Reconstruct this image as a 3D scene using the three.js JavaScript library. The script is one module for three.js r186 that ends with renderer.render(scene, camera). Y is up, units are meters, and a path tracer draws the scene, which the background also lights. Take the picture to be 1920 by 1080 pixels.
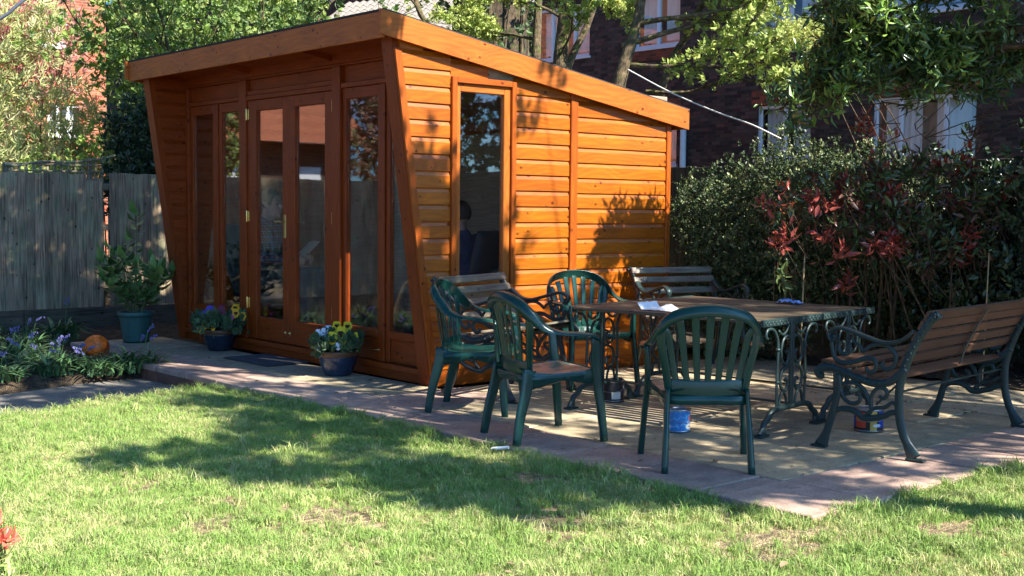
import * as THREE from 'three';
import { Sky } from 'three/addons/objects/Sky.js';
import { mergeGeometries, mergeVertices, toCreasedNormals } from 'three/addons/utils/BufferGeometryUtils.js';
import { createNoise2D, createNoise3D } from 'simplex-noise';

// ---------------------------------------------------------------- camera, sky, sun, exposure
const scene = new THREE.Scene();
const camera = new THREE.PerspectiveCamera(26.31, 16 / 9, 0.1, 600);
camera.position.set(7.1394, 1.3013, 5.2805);
camera.rotation.set(-0.0654, 0.8678, 0.0094, 'YXZ');
const renderer = new THREE.WebGLRenderer({ antialias: true });
renderer.toneMapping = THREE.LinearToneMapping;
renderer.toneMappingExposure = 2.8;
renderer.shadowMap.enabled = true;
const sunDir = new THREE.Vector3(0.70, 0.70, -0.17).normalize();
const sky = new Sky();
sky.name = 'sky'; sky.scale.setScalar(500);
sky.userData.kind = 'structure';
sky.material.uniforms.sunPosition.value.copy(sunDir);
sky.material.uniforms.turbidity.value = 6;
sky.material.uniforms.rayleigh.value = 0.8;
sky.material.uniforms.mieCoefficient.value = 0.004;
scene.add(sky);
scene.environmentIntensity = 0.135;
const sun = new THREE.DirectionalLight(new THREE.Color(1, 0.95, 0.86), 5);
sun.name = 'sun';
sun.position.copy(sunDir).multiplyScalar(40);
sun.castShadow = true;
Object.assign(sun.shadow.camera, { left: -30, right: 30, top: 30, bottom: -30, near: 1, far: 120 });
sun.shadow.mapSize.set(2048, 2048);
scene.add(sun, sun.target);

// ---------------------------------------------------------------- helpers
let seed = 12345;
const srand = (s) => { seed = s >>> 0; };
const rnd = () => { seed = (seed + 0x6d2b79f5) >>> 0; let t = seed; t = Math.imul(t ^ (t >>> 15), t | 1); t ^= t + Math.imul(t ^ (t >>> 7), t | 61); return ((t ^ (t >>> 14)) >>> 0) / 4294967296; };
const rr = (a, b) => a + (b - a) * rnd();
const gauss = () => (rnd() + rnd() + rnd() + rnd() - 2) * 0.87;
const pick = (a) => a[Math.floor(rnd() * a.length) % a.length];
const noiseSeed = (s) => { let q = s; return () => { q = (q * 16807) % 2147483647; return q / 2147483647; }; };
const n2 = createNoise2D(noiseSeed(77)), n3 = createNoise3D(noiseSeed(991));
const V = (x, y, z) => new THREE.Vector3(x, y, z);
const PI = Math.PI, clamp = (x, a, b) => Math.min(b, Math.max(a, x)), lerp = (a, b, t) => a + (b - a) * t;
const smooth = (a, b, x) => { const t = clamp((x - a) / (b - a), 0, 1); return t * t * (3 - 2 * t); };

const used = {};
const numbered = (n) => { const k = used[n] = (used[n] ?? -1) + 1; return k ? n + '_' + String(k).padStart(3, '0') : n; };
function tag(o, label, category, group) { o.userData.label = label; o.userData.category = category; if (group) o.userData.group = group; return o; }
function thing(name, label, category, pos = [0, 0, 0], turn = 0, group) {
  const o = new THREE.Group(); o.name = numbered(name); o.position.set(...pos); o.rotation.y = turn; scene.add(o);
  return tag(o, label, category, group);
}
function mesh(name, geo, mat, parent) {
  const m = new THREE.Mesh(geo, mat); m.name = parent === scene ? numbered(name) : name; m.castShadow = m.receiveShadow = true; parent.add(m); return m;
}
function structure(name, geo, mat) { const m = mesh(name, geo, mat, scene); m.userData.kind = 'structure'; return m; }
function copyOf(o, label, pos, turn) { const c = o.clone(); c.name = numbered(o.name.replace(/_\d{3}$/, '')); c.userData = { ...o.userData, label }; c.position.set(...pos); c.rotation.y = turn; scene.add(c); return c; }
function mg(list) {
  if (list.length === 1) return list[0];
  const any = list.some((g) => !g.index);
  const out = list.map((g) => { let q = any && g.index ? g.toNonIndexed() : g; for (const k of Object.keys(q.attributes)) if (!['position', 'normal', 'uv'].includes(k)) { q = q.clone(); q.deleteAttribute(k); } if (!q.attributes.uv) q.setAttribute('uv', new THREE.BufferAttribute(new Float32Array(q.attributes.position.count * 2), 2)); return q; });
  return mergeGeometries(out);
}
const T = (g, x = 0, y = 0, z = 0) => g.translate(x, y, z);
// uv in metres: u runs along the grain axis
function boxUV(g, axis = 'x') {
  const p = g.attributes.position, n = g.attributes.normal, uv = new Float32Array(p.count * 2), ou = rr(0, 7), ov = rr(0, 7);
  const ai = 'xyz'.indexOf(axis), o = [0, 1, 2].filter((i) => i !== ai);
  for (let i = 0; i < p.count; i++) {
    const P = [p.getX(i), p.getY(i), p.getZ(i)], N = [Math.abs(n.getX(i)), Math.abs(n.getY(i)), Math.abs(n.getZ(i))];
    if (N[ai] > 0.8) { uv[2 * i] = P[o[0]] + ou; uv[2 * i + 1] = P[o[1]] + ov; } else { uv[2 * i] = P[ai] + ou; uv[2 * i + 1] = (N[o[0]] > N[o[1]] ? P[o[1]] : P[o[0]]) + ov; }
  }
  g.setAttribute('uv', new THREE.BufferAttribute(uv, 2)); return g;
}
// flat polygons to geometry
function polys(list, axis) {
  const pos = [];
  for (const q of list) for (let i = 1; i < q.length - 1; i++) pos.push(...q[0], ...q[i], ...q[i + 1]);
  const g = new THREE.BufferGeometry(); g.setAttribute('position', new THREE.Float32BufferAttribute(pos, 3)); g.computeVertexNormals(); return boxUV(g, axis);
}
// chamfered box centred at the origin
function cbox(w, h, d, c = 0.004, axis) {
  c = Math.min(c, w * 0.3, h * 0.3, d * 0.3);
  const S = [w / 2, h / 2, d / 2], list = [];
  const pt = (s, f) => s.map((v, i) => v * (i === f ? S[i] : S[i] - c));
  const add = (q) => { const a = V(...q[0]), b = V(...q[1]), e = V(...q[2]); const n = b.clone().sub(a).cross(e.clone().sub(a)); const m = q.reduce((s, v) => s.add(V(...v)), V(0, 0, 0)); list.push(n.dot(m) < 0 ? q.slice().reverse() : q); };
  for (let f = 0; f < 3; f++) for (const s of [-1, 1]) { const a = (f + 1) % 3, b = (f + 2) % 3; add([[-1, -1], [1, -1], [1, 1], [-1, 1]].map(([i, j]) => { const v = [0, 0, 0]; v[f] = s; v[a] = i; v[b] = j; return pt(v, f); })); }
  for (let e = 0; e < 3; e++) { const a = (e + 1) % 3, b = (e + 2) % 3; for (const i of [-1, 1]) for (const j of [-1, 1]) { const v = (t) => { const r = [0, 0, 0]; r[e] = t; r[a] = i; r[b] = j; return r; }; add([pt(v(-1), a), pt(v(1), a), pt(v(1), b), pt(v(-1), b)]); } }
  for (const i of [-1, 1]) for (const j of [-1, 1]) for (const k of [-1, 1]) add([pt([i, j, k], 0), pt([i, j, k], 1), pt([i, j, k], 2)]);
  return polys(list, axis ?? (w >= h && w >= d ? 'x' : h >= d ? 'y' : 'z'));
}
// box from min to max corners
const bb = (x0, x1, y0, y1, z0, z1, c = 0.004, axis) => { const g = cbox(Math.abs(x1 - x0), Math.abs(y1 - y0), Math.abs(z1 - z0), c, axis); return g.translate((x0 + x1) / 2, (y0 + y1) / 2, (z0 + z1) / 2); };
// a bar with a rounded section swept along points; nrm = direction that stays across the thickness t
function sweep(pts, { w = 0.02, t = 0.02, nrm = null, n = 8, seg = 0, power = 1, closed = false, cap = true } = {}) {
  const curve = pts.length > 2 || closed ? new THREE.CatmullRomCurve3(pts.map((p) => (p.isVector3 ? p : V(...p))), closed, 'centripetal') : new THREE.LineCurve3(...pts.map((p) => (p.isVector3 ? p : V(...p))));
  const N = seg || Math.max(2, (pts.length - 1) * 4), pos = [], uv = [], idx = [], W = typeof w === 'function' ? w : () => w, H = typeof t === 'function' ? t : () => t;
  const ref = nrm ? V(...nrm).normalize() : null; let prev = null, len = 0, last = null;
  const fr = nrm ? null : curve.computeFrenetFrames(N, closed);
  for (let i = 0; i <= N; i++) {
    const s = i / N, P = curve.getPoint(s), tan = curve.getTangent(s);
    let side, up;
    if (ref) { side = ref.clone().cross(tan).normalize(); if (side.lengthSq() < 1e-6) side = prev; up = tan.clone().cross(side).normalize(); prev = side; } else { side = fr.normals[i]; up = fr.binormals[i]; }
    if (last) len += last.distanceTo(P); last = P;
    for (let k = 0; k <= n; k++) {
      const a = (k / n) * 2 * PI, c = Math.cos(a), q = Math.sin(a), e = power;
      const cc = Math.sign(c) * Math.abs(c) ** e, qq = Math.sign(q) * Math.abs(q) ** e;
      const R = P.clone().addScaledVector(side, cc * W(s) / 2).addScaledVector(up, qq * H(s) / 2);
      pos.push(R.x, R.y, R.z); uv.push(len, (k / n) * PI * (W(s) + H(s)) / 2);
    }
  }
  const r = n + 1;
  for (let i = 0; i < N; i++) for (let k = 0; k < n; k++) { const a = i * r + k, b = a + 1, c = a + r, d = c + 1; idx.push(a, b, c, b, d, c); }
  if (cap && !closed) for (const i of [0, N]) { const b = pos.length / 3, P = curve.getPoint(i / N); pos.push(P.x, P.y, P.z); uv.push(0, 0); for (let k = 0; k < n; k++) idx.push(...(i ? [b, i * r + k, i * r + k + 1] : [b, k + 1, k])); }
  const g = new THREE.BufferGeometry(); g.setAttribute('position', new THREE.Float32BufferAttribute(pos, 3)); g.setAttribute('uv', new THREE.Float32BufferAttribute(uv, 2)); g.setIndex(idx); g.computeVertexNormals(); return g;
}
const rod = (a, b, r, r2 = r, n = 6) => sweep([a, b], { w: (s) => 2 * lerp(r, r2, s), t: (s) => 2 * lerp(r, r2, s), n, seg: 1, nrm: Math.abs(b[1] - a[1]) > Math.abs(b[0] - a[0]) + Math.abs(b[2] - a[2]) ? [1, 0, 0.01] : [0, 1, 0.01] });
const lathe = (pts, n = 24) => new THREE.LatheGeometry(pts.map(([x, y]) => new THREE.Vector2(x, y)), n);

// ---------------------------------------------------------------- textures
function dataTex(w, h, f, { srgb = true, rep = [1, 1], aniso = true } = {}) {
  const d = new Uint8Array(w * h * 4);
  for (let j = 0; j < h; j++) for (let i = 0; i < w; i++) { const c = f(i / w, j / h, i, j), o = 4 * (j * w + i); d[o] = clamp(c[0] * 255, 0, 255); d[o + 1] = clamp(c[1] * 255, 0, 255); d[o + 2] = clamp(c[2] * 255, 0, 255); d[o + 3] = 255; }
  const t = new THREE.DataTexture(d, w, h); t.wrapS = t.wrapT = THREE.RepeatWrapping; t.magFilter = THREE.LinearFilter; t.minFilter = THREE.LinearMipmapLinearFilter; t.generateMipmaps = true;
  if (srgb) t.colorSpace = THREE.SRGBColorSpace; t.repeat.set(...rep); t.needsUpdate = true; return t;
}
function again(t, rx, ry) { const c = t.clone(); c.repeat.set(rx, ry); c.needsUpdate = true; return c; }
// noise that tiles over the unit square
const tn = (u, v, fu, fv, k = 0) => { const a = u * 2 * PI, b = v * 2 * PI, R = fu / (2 * PI), S = fv / (2 * PI); return (n3(Math.cos(a) * R + k, Math.sin(a) * R + k * 2.3, Math.cos(b) * S) + n3(Math.sin(b) * S + k + 9, Math.cos(a) * R + 4, Math.sin(a) * R - k)) * 0.5; };
const fbm = (u, v, f, k = 0, o = 4) => { let s = 0, a = 0.5; for (let i = 0; i < o; i++) { s += a * tn(u, v, f, f, k + i * 5.7); f *= 2; a *= 0.5; } return s; };
function canvasTex(w, h, draw, rep) {
  const c = document.createElement('canvas'); c.width = w; c.height = h; draw(c.getContext('2d'), w, h);
  const t = new THREE.CanvasTexture(c); t.colorSpace = THREE.SRGBColorSpace; t.wrapS = t.wrapT = THREE.RepeatWrapping; t.magFilter = THREE.LinearFilter; if (rep) t.repeat.set(...rep); return t;
}
srand(5);
const knots = Array.from({ length: 9 }, () => [rnd(), rnd(), rr(0.012, 0.022)]);
// wood: u along the grain over 1.6 m, v across over 0.4 m
function woodPixel(u, v) {
  let dk = 0, warp = 0;
  for (const [ku, kv, kr] of knots) { let du = Math.abs(u - ku); du = Math.min(du, 1 - du) * 1.6; let dv = Math.abs(v - kv); dv = Math.min(dv, 1 - dv) * 0.4; const d = Math.hypot(du * 0.7, dv); dk = Math.max(dk, 1 - smooth(kr * 0.35, kr * 0.75, d)); warp += 0.05 * Math.exp(-d * d / 0.0012); }
  const ring = Math.sin((v * 9 + 1.6 * tn(u, v, 3, 2, 3) + warp * 30) * 2 * PI) * 0.5 + 0.5;
  const fine = tn(u, v, 14, 120, 8), streak = tn(u, v, 5, 40, 21);
  return { l: 0.9 - 0.045 * ring + 0.05 * fine + 0.08 * streak + 0.07 * tn(u, v, 4, 5, 33) - 0.36 * dk, ring, fine, dk };
}
const woodTex = dataTex(1024, 512, (u, v) => { const w = woodPixel(u, v); return [w.l, w.l * (1 - 0.04 * w.ring - 0.12 * w.dk), w.l * (1 - 0.1 * w.ring - 0.2 * w.dk)]; }, { rep: [1 / 1.6, 1 / 0.4] });
const woodBump = dataTex(512, 512, (u, v) => { const l = 0.5 + 0.22 * tn(u, v, 14, 110, 8) + 0.2 * tn(u, v, 5, 40, 21); return [l, l, l]; }, { srgb: false, rep: [1 / 1.6, 1 / 0.4] });
// weathered wood with grey patches, cracks and stains
const greyWoodTex = dataTex(1024, 512, (u, v) => { const w = woodPixel(u, v), p = fbm(u, v, 5, 44), s = Math.max(0, tn(u, v, 3, 26, 60)) * 0.35, l = w.l * 0.9 + 0.16 * p - s; const g = smooth(-0.1, 0.35, fbm(u, v, 3, 12)); return [l * lerp(1, 0.93, g), l * lerp(0.95, 0.98, g), l * lerp(0.86, 0.86, g)]; }, { rep: [1 / 1.6, 1 / 0.4] });
const speckTex = dataTex(512, 512, (u, v) => { const l = 0.84 + 0.2 * fbm(u, v, 5, 3) + 0.09 * tn(u, v, 120, 120, 5) + 0.08 * tn(u, v, 50, 50, 7) - 0.25 * smooth(0.3, 0.6, fbm(u, v, 9, 31)); return [l, l * 0.985, l * 0.96]; }, { rep: [1 / 0.9, 1 / 0.9] });
const speckBump = dataTex(512, 512, (u, v) => { const l = 0.5 + 0.3 * tn(u, v, 120, 120, 5) + 0.25 * fbm(u, v, 20, 9); return [l, l, l]; }, { srgb: false, rep: [1 / 0.9, 1 / 0.9] });
const soilTex = dataTex(512, 512, (u, v) => { const a = fbm(u, v, 12, 2), b = tn(u, v, 90, 90, 4), l = 0.62 + 0.5 * a + 0.4 * b; const st = smooth(0.35, 0.5, tn(u, v, 60, 60, 14)); return [l + 0.25 * st, l * 0.9 + 0.24 * st, l * 0.76 + 0.2 * st]; }, { rep: [1 / 0.8, 1 / 0.8] });
const soilBump = dataTex(512, 512, (u, v) => { const l = 0.5 + 0.4 * fbm(u, v, 14, 2) + 0.35 * tn(u, v, 90, 90, 4); return [l, l, l]; }, { srgb: false, rep: [1 / 0.8, 1 / 0.8] });
const barkTex = dataTex(512, 512, (u, v) => { const a = tn(u, v, 9, 60, 3), p = fbm(u, v, 6, 18), l = 0.7 + 0.3 * a + 0.4 * p; const m = smooth(0.05, 0.4, fbm(u, v, 4, 50)); return [l * lerp(1, 0.8, m), l * lerp(0.93, 0.95, m), l * lerp(0.8, 0.5, m)]; }, { rep: [1 / 0.7, 1 / 0.5] });
const barkBump = dataTex(512, 512, (u, v) => { const l = 0.5 + 0.4 * tn(u, v, 9, 60, 3) + 0.3 * fbm(u, v, 14, 18); return [l, l, l]; }, { srgb: false, rep: [1 / 0.7, 1 / 0.5] });
// far brickwork: 3.6 m by 3.6 m, 16 stretchers by 48 courses
function brickTex(base, spread, mortar, seed0) {
  return canvasTex(1024, 1024, (g, w, h) => {
    srand(seed0); g.fillStyle = `rgb(${mortar})`; g.fillRect(0, 0, w, h);
    const bw = w / 16, bh = h / 48;
    for (let j = 0; j < 48; j++) for (let i = -1; i < 16; i++) {
      const k = 1 + spread * (rnd() - 0.5) * 2, hue = rr(-0.1, 0.1);
      g.fillStyle = `rgb(${base.map((c, q) => Math.round(clamp(c * (k + (q === 0 ? hue : -hue * 0.5)), 0, 255)))})`;
      g.fillRect((i + (j % 2) / 2) * bw + 1.4, j * bh + 1.6, bw - 2.8, bh - 3.2);
    }
  }, [1 / 3.6, 1 / 3.6]);
}
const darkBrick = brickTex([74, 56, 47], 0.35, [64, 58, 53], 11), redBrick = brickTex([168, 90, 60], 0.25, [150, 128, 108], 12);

// ---------------------------------------------------------------- materials (linear base colours)
const M = {};
function mat(r, g, b, rough = 0.8, o = {}) { const { phys, ...rest } = o; const m = phys ? new THREE.MeshPhysicalMaterial({ roughness: rough, ...rest }) : new THREE.MeshStandardMaterial({ roughness: rough, ...rest }); m.color.setRGB(r, g, b); return m; }
const wood = (r, g, b, rough, extra = {}) => mat(r, g, b, rough, { map: woodTex, bumpMap: woodBump, bumpScale: 0.0006, ...extra });
const varnish = { phys: true, ior: 1.5, clearcoat: 0.12, clearcoatRoughness: 0.36 };
M.stain = [[0.55, 0.136], [0.60, 0.154], [0.48, 0.114], [0.58, 0.14], [0.52, 0.138]].map(([r, g]) => wood(r, g, 0.002, 0.4, varnish));
M.trim = wood(0.46, 0.1, 0.005, 0.46, { phys: true, specularIntensity: 0.7 });
M.frame = wood(0.33, 0.058, 0.004, 0.48, { phys: true, specularIntensity: 0.6 });
M.fascia = wood(0.57, 0.155, 0.018, 0.48, { phys: true, specularIntensity: 0.7 });
M.pine = wood(0.42, 0.34, 0.24, 0.7);
M.felt = mat(0.05, 0.05, 0.055, 0.95, { map: speckTex });
M.brass = mat(0.75, 0.56, 0.22, 0.28, { metalness: 1 });
M.steel = mat(0.45, 0.45, 0.46, 0.35, { metalness: 1 });
M.glass = mat(1, 1, 1, 0.02, { phys: true, transmission: 1, thickness: 0, ior: 1.62 });
M.fence = [1, 0.8, 0.64, 0.9].map((k) => mat(0.66 * k, 0.53 * k, 0.43 * k, 0.9, { map: greyWoodTex, bumpMap: woodBump, bumpScale: 0.0015 }));
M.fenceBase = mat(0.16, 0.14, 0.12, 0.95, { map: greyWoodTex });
M.slatTable = [mat(0.23, 0.165, 0.13, 0.62, { map: greyWoodTex, bumpMap: woodBump, bumpScale: 0.001 }), mat(0.17, 0.12, 0.095, 0.62, { map: greyWoodTex, bumpMap: woodBump, bumpScale: 0.001 })];
M.slatBench = [wood(0.14, 0.062, 0.032, 0.55), wood(0.11, 0.052, 0.028, 0.55)];
M.slatGrey = [mat(0.36, 0.30, 0.27, 0.5, { map: greyWoodTex, bumpMap: woodBump, bumpScale: 0.001 }), mat(0.31, 0.25, 0.22, 0.5, { map: greyWoodTex, bumpMap: woodBump, bumpScale: 0.001 })];
M.iron = mat(0.02, 0.042, 0.04, 0.4);
M.ironDark = mat(0.028, 0.032, 0.032, 0.45);
const wornTex = dataTex(512, 512, (u, v) => { const a = smooth(0.1, 0.45, fbm(u, v, 4, 7)), b = smooth(0.2, 0.5, tn(u, v, 60, 60, 3)) * 0.3; const k = a * 0.5 + b * 0.4; return [0.70 + 0.3 * k, 0.84 + 0.1 * k, 0.82 + 0.1 * k]; }, { rep: [1 / 0.6, 1 / 0.6] });
M.plastic = mat(0.016, 0.072, 0.058, 0.26, { map: wornTex });
M.plasticDirty = mat(1, 1, 1, 0.45, { map: dataTex(512, 512, (u, v) => { const a = smooth(-0.16, 0.18, fbm(u, v, 4, 17) + 0.25 * tn(u, v, 4, 30, 3)), b = 0.12 * tn(u, v, 70, 70, 3); return [lerp(0.16, 0.60, a) + b, lerp(0.38, 0.48, a) + b, lerp(0.33, 0.42, a) + b]; }, { rep: [1 / 0.5, 1 / 0.5] }) });
M.slabBuff = [mat(0.60, 0.485, 0.31, 0.9, { map: speckTex, bumpMap: speckBump, bumpScale: 0.002 }), mat(0.53, 0.435, 0.285, 0.9, { map: speckTex, bumpMap: speckBump, bumpScale: 0.002 }), mat(0.64, 0.52, 0.34, 0.9, { map: speckTex, bumpMap: speckBump, bumpScale: 0.002 })];
M.slabPink = [mat(0.64, 0.445, 0.36, 0.9, { map: speckTex, bumpMap: speckBump, bumpScale: 0.002 }), mat(0.56, 0.39, 0.315, 0.9, { map: speckTex, bumpMap: speckBump, bumpScale: 0.002 }), mat(0.68, 0.49, 0.39, 0.9, { map: speckTex, bumpMap: speckBump, bumpScale: 0.002 })];
M.mortar = mat(0.10, 0.088, 0.07, 1, { map: soilTex, bumpMap: soilBump, bumpScale: 0.004 });
M.brickEdge = mat(0.26, 0.12, 0.08, 0.9, { map: speckTex });
M.soil = mat(0.14, 0.115, 0.085, 1, { map: soilTex, bumpMap: soilBump, bumpScale: 0.012 });
M.lawnSoil = mat(0.54, 0.5, 0.37, 1, { map: soilTex, bumpMap: soilBump, bumpScale: 0.01 });
M.path = mat(0.27, 0.25, 0.22, 0.95, { map: speckTex, bumpMap: speckBump, bumpScale: 0.003 });
M.bark = mat(0.24, 0.20, 0.14, 0.95, { map: barkTex, bumpMap: barkBump, bumpScale: 0.012 });
M.barkDark = mat(0.15, 0.115, 0.085, 0.95, { map: barkTex, bumpMap: barkBump, bumpScale: 0.01 });
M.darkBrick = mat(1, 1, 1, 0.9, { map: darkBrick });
M.redBrick = mat(1, 1, 1, 0.9, { map: redBrick });
M.redPanel = mat(0.55, 0.5, 0.47, 0.9, { map: redBrick });
M.whitePaint = mat(0.80, 0.80, 0.80, 0.5);
M.curtain = mat(0.75, 0.74, 0.70, 0.9, { side: THREE.DoubleSide });
M.dark = mat(0.04, 0.04, 0.045, 0.9);
const leafMat = (rough = 0.5, tr = 0.3) => { const m = mat(1, 1, 1, rough, { phys: true, transmission: tr, thickness: 0, side: THREE.DoubleSide }); return m; };
M.leaf = leafMat(0.8, 0.4);
M.leafSemi = mat(1, 1, 1, 0.5, { side: THREE.DoubleSide });
M.leafGloss = mat(1, 1, 1, 0.3, { side: THREE.DoubleSide });
M.grass = leafMat(0.8, 0.3);
// ---------------------------------------------------------------- ground, lawn, path, bed, patio
const TILT = 0.022;                                            // the paving lies slightly askew to the summerhouse
const paveZ = (x, z) => z + TILT * x;                         // world z to paving z
const inPatio = (x, z, e = 0) => { const q = paveZ(x, z); return x > -4.35 - e && x < 4.03 + e && q < 1.07 + e && (q > -3.45 || x < 4.03 + e) && !(q < -3.45 - e); };
const lawnEdge = (z) => z < 1.34 ? -1.25 : z < 2.1 ? lerp(-1.25, -0.98, (z - 1.34) / 0.76) : z < 2.6 ? lerp(-0.98, -0.74, (z - 2.1) / 0.5) : -0.74 - 0.05 * (z - 2.6);
const lawnY = (x, z) => -0.028 + 0.012 * n2(x * 0.7, z * 0.7) - 0.045 * smooth(0.6, -1.1, x) * smooth(3.2, 1.4, z);
{
  const ground = structure('ground', new THREE.PlaneGeometry(400, 400).rotateX(-PI / 2).translate(0, -0.24, 0), mat(0.12, 0.12, 0.06, 1, { map: again(soilTex, 500, 500) }));
  const pos = [], idx = [], uv = [], nx = 150, nz = 150, x0 = -1.6, x1 = 10, z0 = -6, z1 = 9;
  for (let j = 0; j <= nz; j++) for (let i = 0; i <= nx; i++) { const x = lerp(x0, x1, i / nx), z = lerp(z0, z1, j / nz); const out = x < lawnEdge(z) - 0.02 || inPatio(x, z, -0.1); pos.push(x, out ? -0.17 : lawnY(x, z), z); uv.push(x, z); }
  for (let j = 0; j < nz; j++) for (let i = 0; i < nx; i++) { const a = j * (nx + 1) + i; idx.push(a, a + nx + 1, a + 1, a + 1, a + nx + 1, a + nx + 2); }
  const g = new THREE.BufferGeometry(); g.setAttribute('position', new THREE.Float32BufferAttribute(pos, 3)); g.setAttribute('uv', new THREE.Float32BufferAttribute(uv, 2)); g.setIndex(idx); g.computeVertexNormals();
  structure('lawn', g, M.lawnSoil);
  const sheet = (pts, y, name, m, bump = 0) => { const s = new THREE.Shape(pts.map(([x, z]) => new THREE.Vector2(x, -z))); let q = new THREE.ShapeGeometry(s).rotateX(-PI / 2).translate(0, y, 0); structure(name, q, m); };
  sheet([[-2.5, 0.9], [-1.1, 0.9], [-1.1, 1.5], [-0.8, 2.2], [-0.6, 2.8], [-0.6, 9], [-1.9, 9], [-1.8, 3.2], [-2.2, 2.4], [-2.45, 1.6]], -0.125, 'path', M.path);
  // the flower bed: an uneven sheet of soil
  const soilSheet = (x0, x1, z0, z1, y, name, n) => { const p = new THREE.PlaneGeometry(x1 - x0, z1 - z0, n, n).rotateX(-PI / 2).translate((x0 + x1) / 2, 0, (z0 + z1) / 2), a = p.attributes.position, u = p.attributes.uv; for (let i = 0; i < a.count; i++) { a.setY(i, y + 0.02 * n2(a.getX(i) * 2, a.getZ(i) * 2) + 0.012 * n2(a.getX(i) * 9, a.getZ(i) * 9)); u.setXY(i, a.getX(i), a.getZ(i)); } p.computeVertexNormals(); return structure(name, p, M.soil); };
  { const bed = soilSheet(-6.4, -1.4, -3.2, 9, -0.07, 'flower_bed', 110), a = bed.geometry.attributes.position; for (let i = 0; i < a.count; i++) { const x = a.getX(i), z = a.getZ(i), e = z < 2.4 ? -2.42 : lerp(-2.3, -1.8, smooth(2.4, 3.4, z)); a.setY(i, lerp(a.getY(i), -0.165, smooth(e - 0.16, e + 0.05, x + 0.05 * n2(z * 3, 1)))); } bed.geometry.computeVertexNormals(); }
  soilSheet(-3, 4.4, -9, -3.3, 0.02, 'shrub_bed', 80);
  soilSheet(-14, -6.4, -8, 10, -0.06, 'neighbouring_ground', 40);
}
{
  const patio = thing('patio', 'buff and pink square paving slabs laid round the summerhouse', 'patio'); delete patio.userData.category; patio.userData.kind = 'structure';
  patio.rotation.y = TILT;
  mesh('mortar_bed', mg([bb(-4.33, 4.0, -0.2, -0.022, 0.0, 0.9, 0.004), bb(-2.74, 4.0, -0.2, -0.022, 0.9, 1.04, 0.004), bb(0.1, 4.0, -0.2, -0.022, -3.4, -0.001, 0.004)]), M.mortar, patio);
  srand(31);
  const slab = (x0, x1, z0, z1, kind) => { const gap = 0.0075, y = rr(-0.0035, 0.0025), g = bb(x0 + gap, x1 - gap, -0.045, 0, z0 + gap, z1 - gap, 0.005, 'x'); g.rotateX(rr(-0.0035, 0.0035)); const u = g.attributes.uv, p = g.attributes.position, a = rr(0, 9), b = rr(0, 9); for (let i = 0; i < p.count; i++) u.setXY(i, p.getX(i) + a, p.getZ(i) + b + p.getY(i)); mesh('paving_slab', g.translate(0, y, 0), pick(kind), patio); };
  for (let x = -4.3; x < 3.45; x += 0.512) slab(x, Math.min(x + 0.512, 3.5), 0.56, x < -2.8 ? 0.93 : 1.06, M.slabPink);      // front border
  slab(3.5, 4.02, 0.56, 1.06, M.slabPink);
  for (let z = 0.56; z > -3.3; z -= 0.505) slab(3.5, 4.02, Math.max(z - 0.505, -3.42), z, M.slabPink);   // right border
  for (let x = -4.3; x < 0.1; x += 0.89) slab(x, Math.min(x + 0.89, 0.15), 0.0, 0.56, M.slabBuff);       // strip before the doors
  for (let z = 0.56; z > -3.3; z -= 0.672) slab(0.15, 0.76, Math.max(z - 0.672, -3.42), z, z > 0 ? M.slabPink : M.slabBuff);
  let row = 0;
  for (let z = 0.56; z > -3.3; z -= 0.672, row++) { let x = 0.76, w = row % 2 ? 0.46 : 0.91; while (x < 3.45) { let e = x + w; if (e > 3.2) e = 3.5; slab(x, e, Math.max(z - 0.672, -3.42), z, M.slabBuff); x = e; w = 0.91; } }
  for (let x = -4.3; x < 3.9; x += 0.232) { const z = x < -2.85 ? -0.13 : 0; mesh('edging_brick', bb(x + 0.004, x + 0.226, -0.13, -0.046, 0.985 + z, 1.052 + z, 0.004), M.brickEdge, patio); }
}
// scattered leaf litter on the paving and under the shrubs
function litter(name, n, place, cols, size, label, category) {
  const g = leafGeo(1, 0.5, 0.12, 0.1), im = new THREE.InstancedMesh(g, M.leafDry, n), m4 = new THREE.Matrix4(), q = new THREE.Quaternion(), e = new THREE.Euler(), c = new THREE.Color();
  for (let i = 0; i < n; i++) { const [x, y, z] = place(); e.set(-PI / 2 + rr(-0.3, 0.3), rr(-0.3, 0.3), rr(0, 6.28)); const s = size * rr(0.5, 1.3); m4.compose(V(x, y, z), q.setFromEuler(e), V(s, s, s)); im.setMatrixAt(i, m4); const k = pick(cols); c.setRGB(k[0], k[1], k[2]).multiplyScalar(rr(0.6, 1.3)); im.setColorAt(i, c); }
  im.name = name; im.userData.kind = 'stuff'; tag(im, label, category); scene.add(im);
}
function leafGeo(len, wid, fold = 0.1, droop = 0.15) {
  const g = new THREE.BufferGeometry(), w = wid / 2;
  g.setAttribute('position', new THREE.Float32BufferAttribute([0, 0, 0, -w, len * 0.42, fold * wid, w, len * 0.42, fold * wid, 0, len * 0.45, -droop * len * 0.15, -w * 0.62, len * 0.75, fold * wid * 0.5 - droop * len * 0.5, w * 0.62, len * 0.75, fold * wid * 0.5 - droop * len * 0.5, 0, len, -droop * len], 3));
  g.setAttribute('uv', new THREE.Float32BufferAttribute([0.5, 0, 0, 0.4, 1, 0.4, 0.5, 0.45, 0.1, 0.75, 0.9, 0.75, 0.5, 1], 2));
  g.setIndex([0, 3, 1, 0, 2, 3, 1, 3, 4, 3, 2, 5, 3, 6, 4, 3, 5, 6]); g.computeVertexNormals(); return g;
}
M.leafDry = mat(1, 1, 1, 0.9, { side: THREE.DoubleSide });

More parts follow.
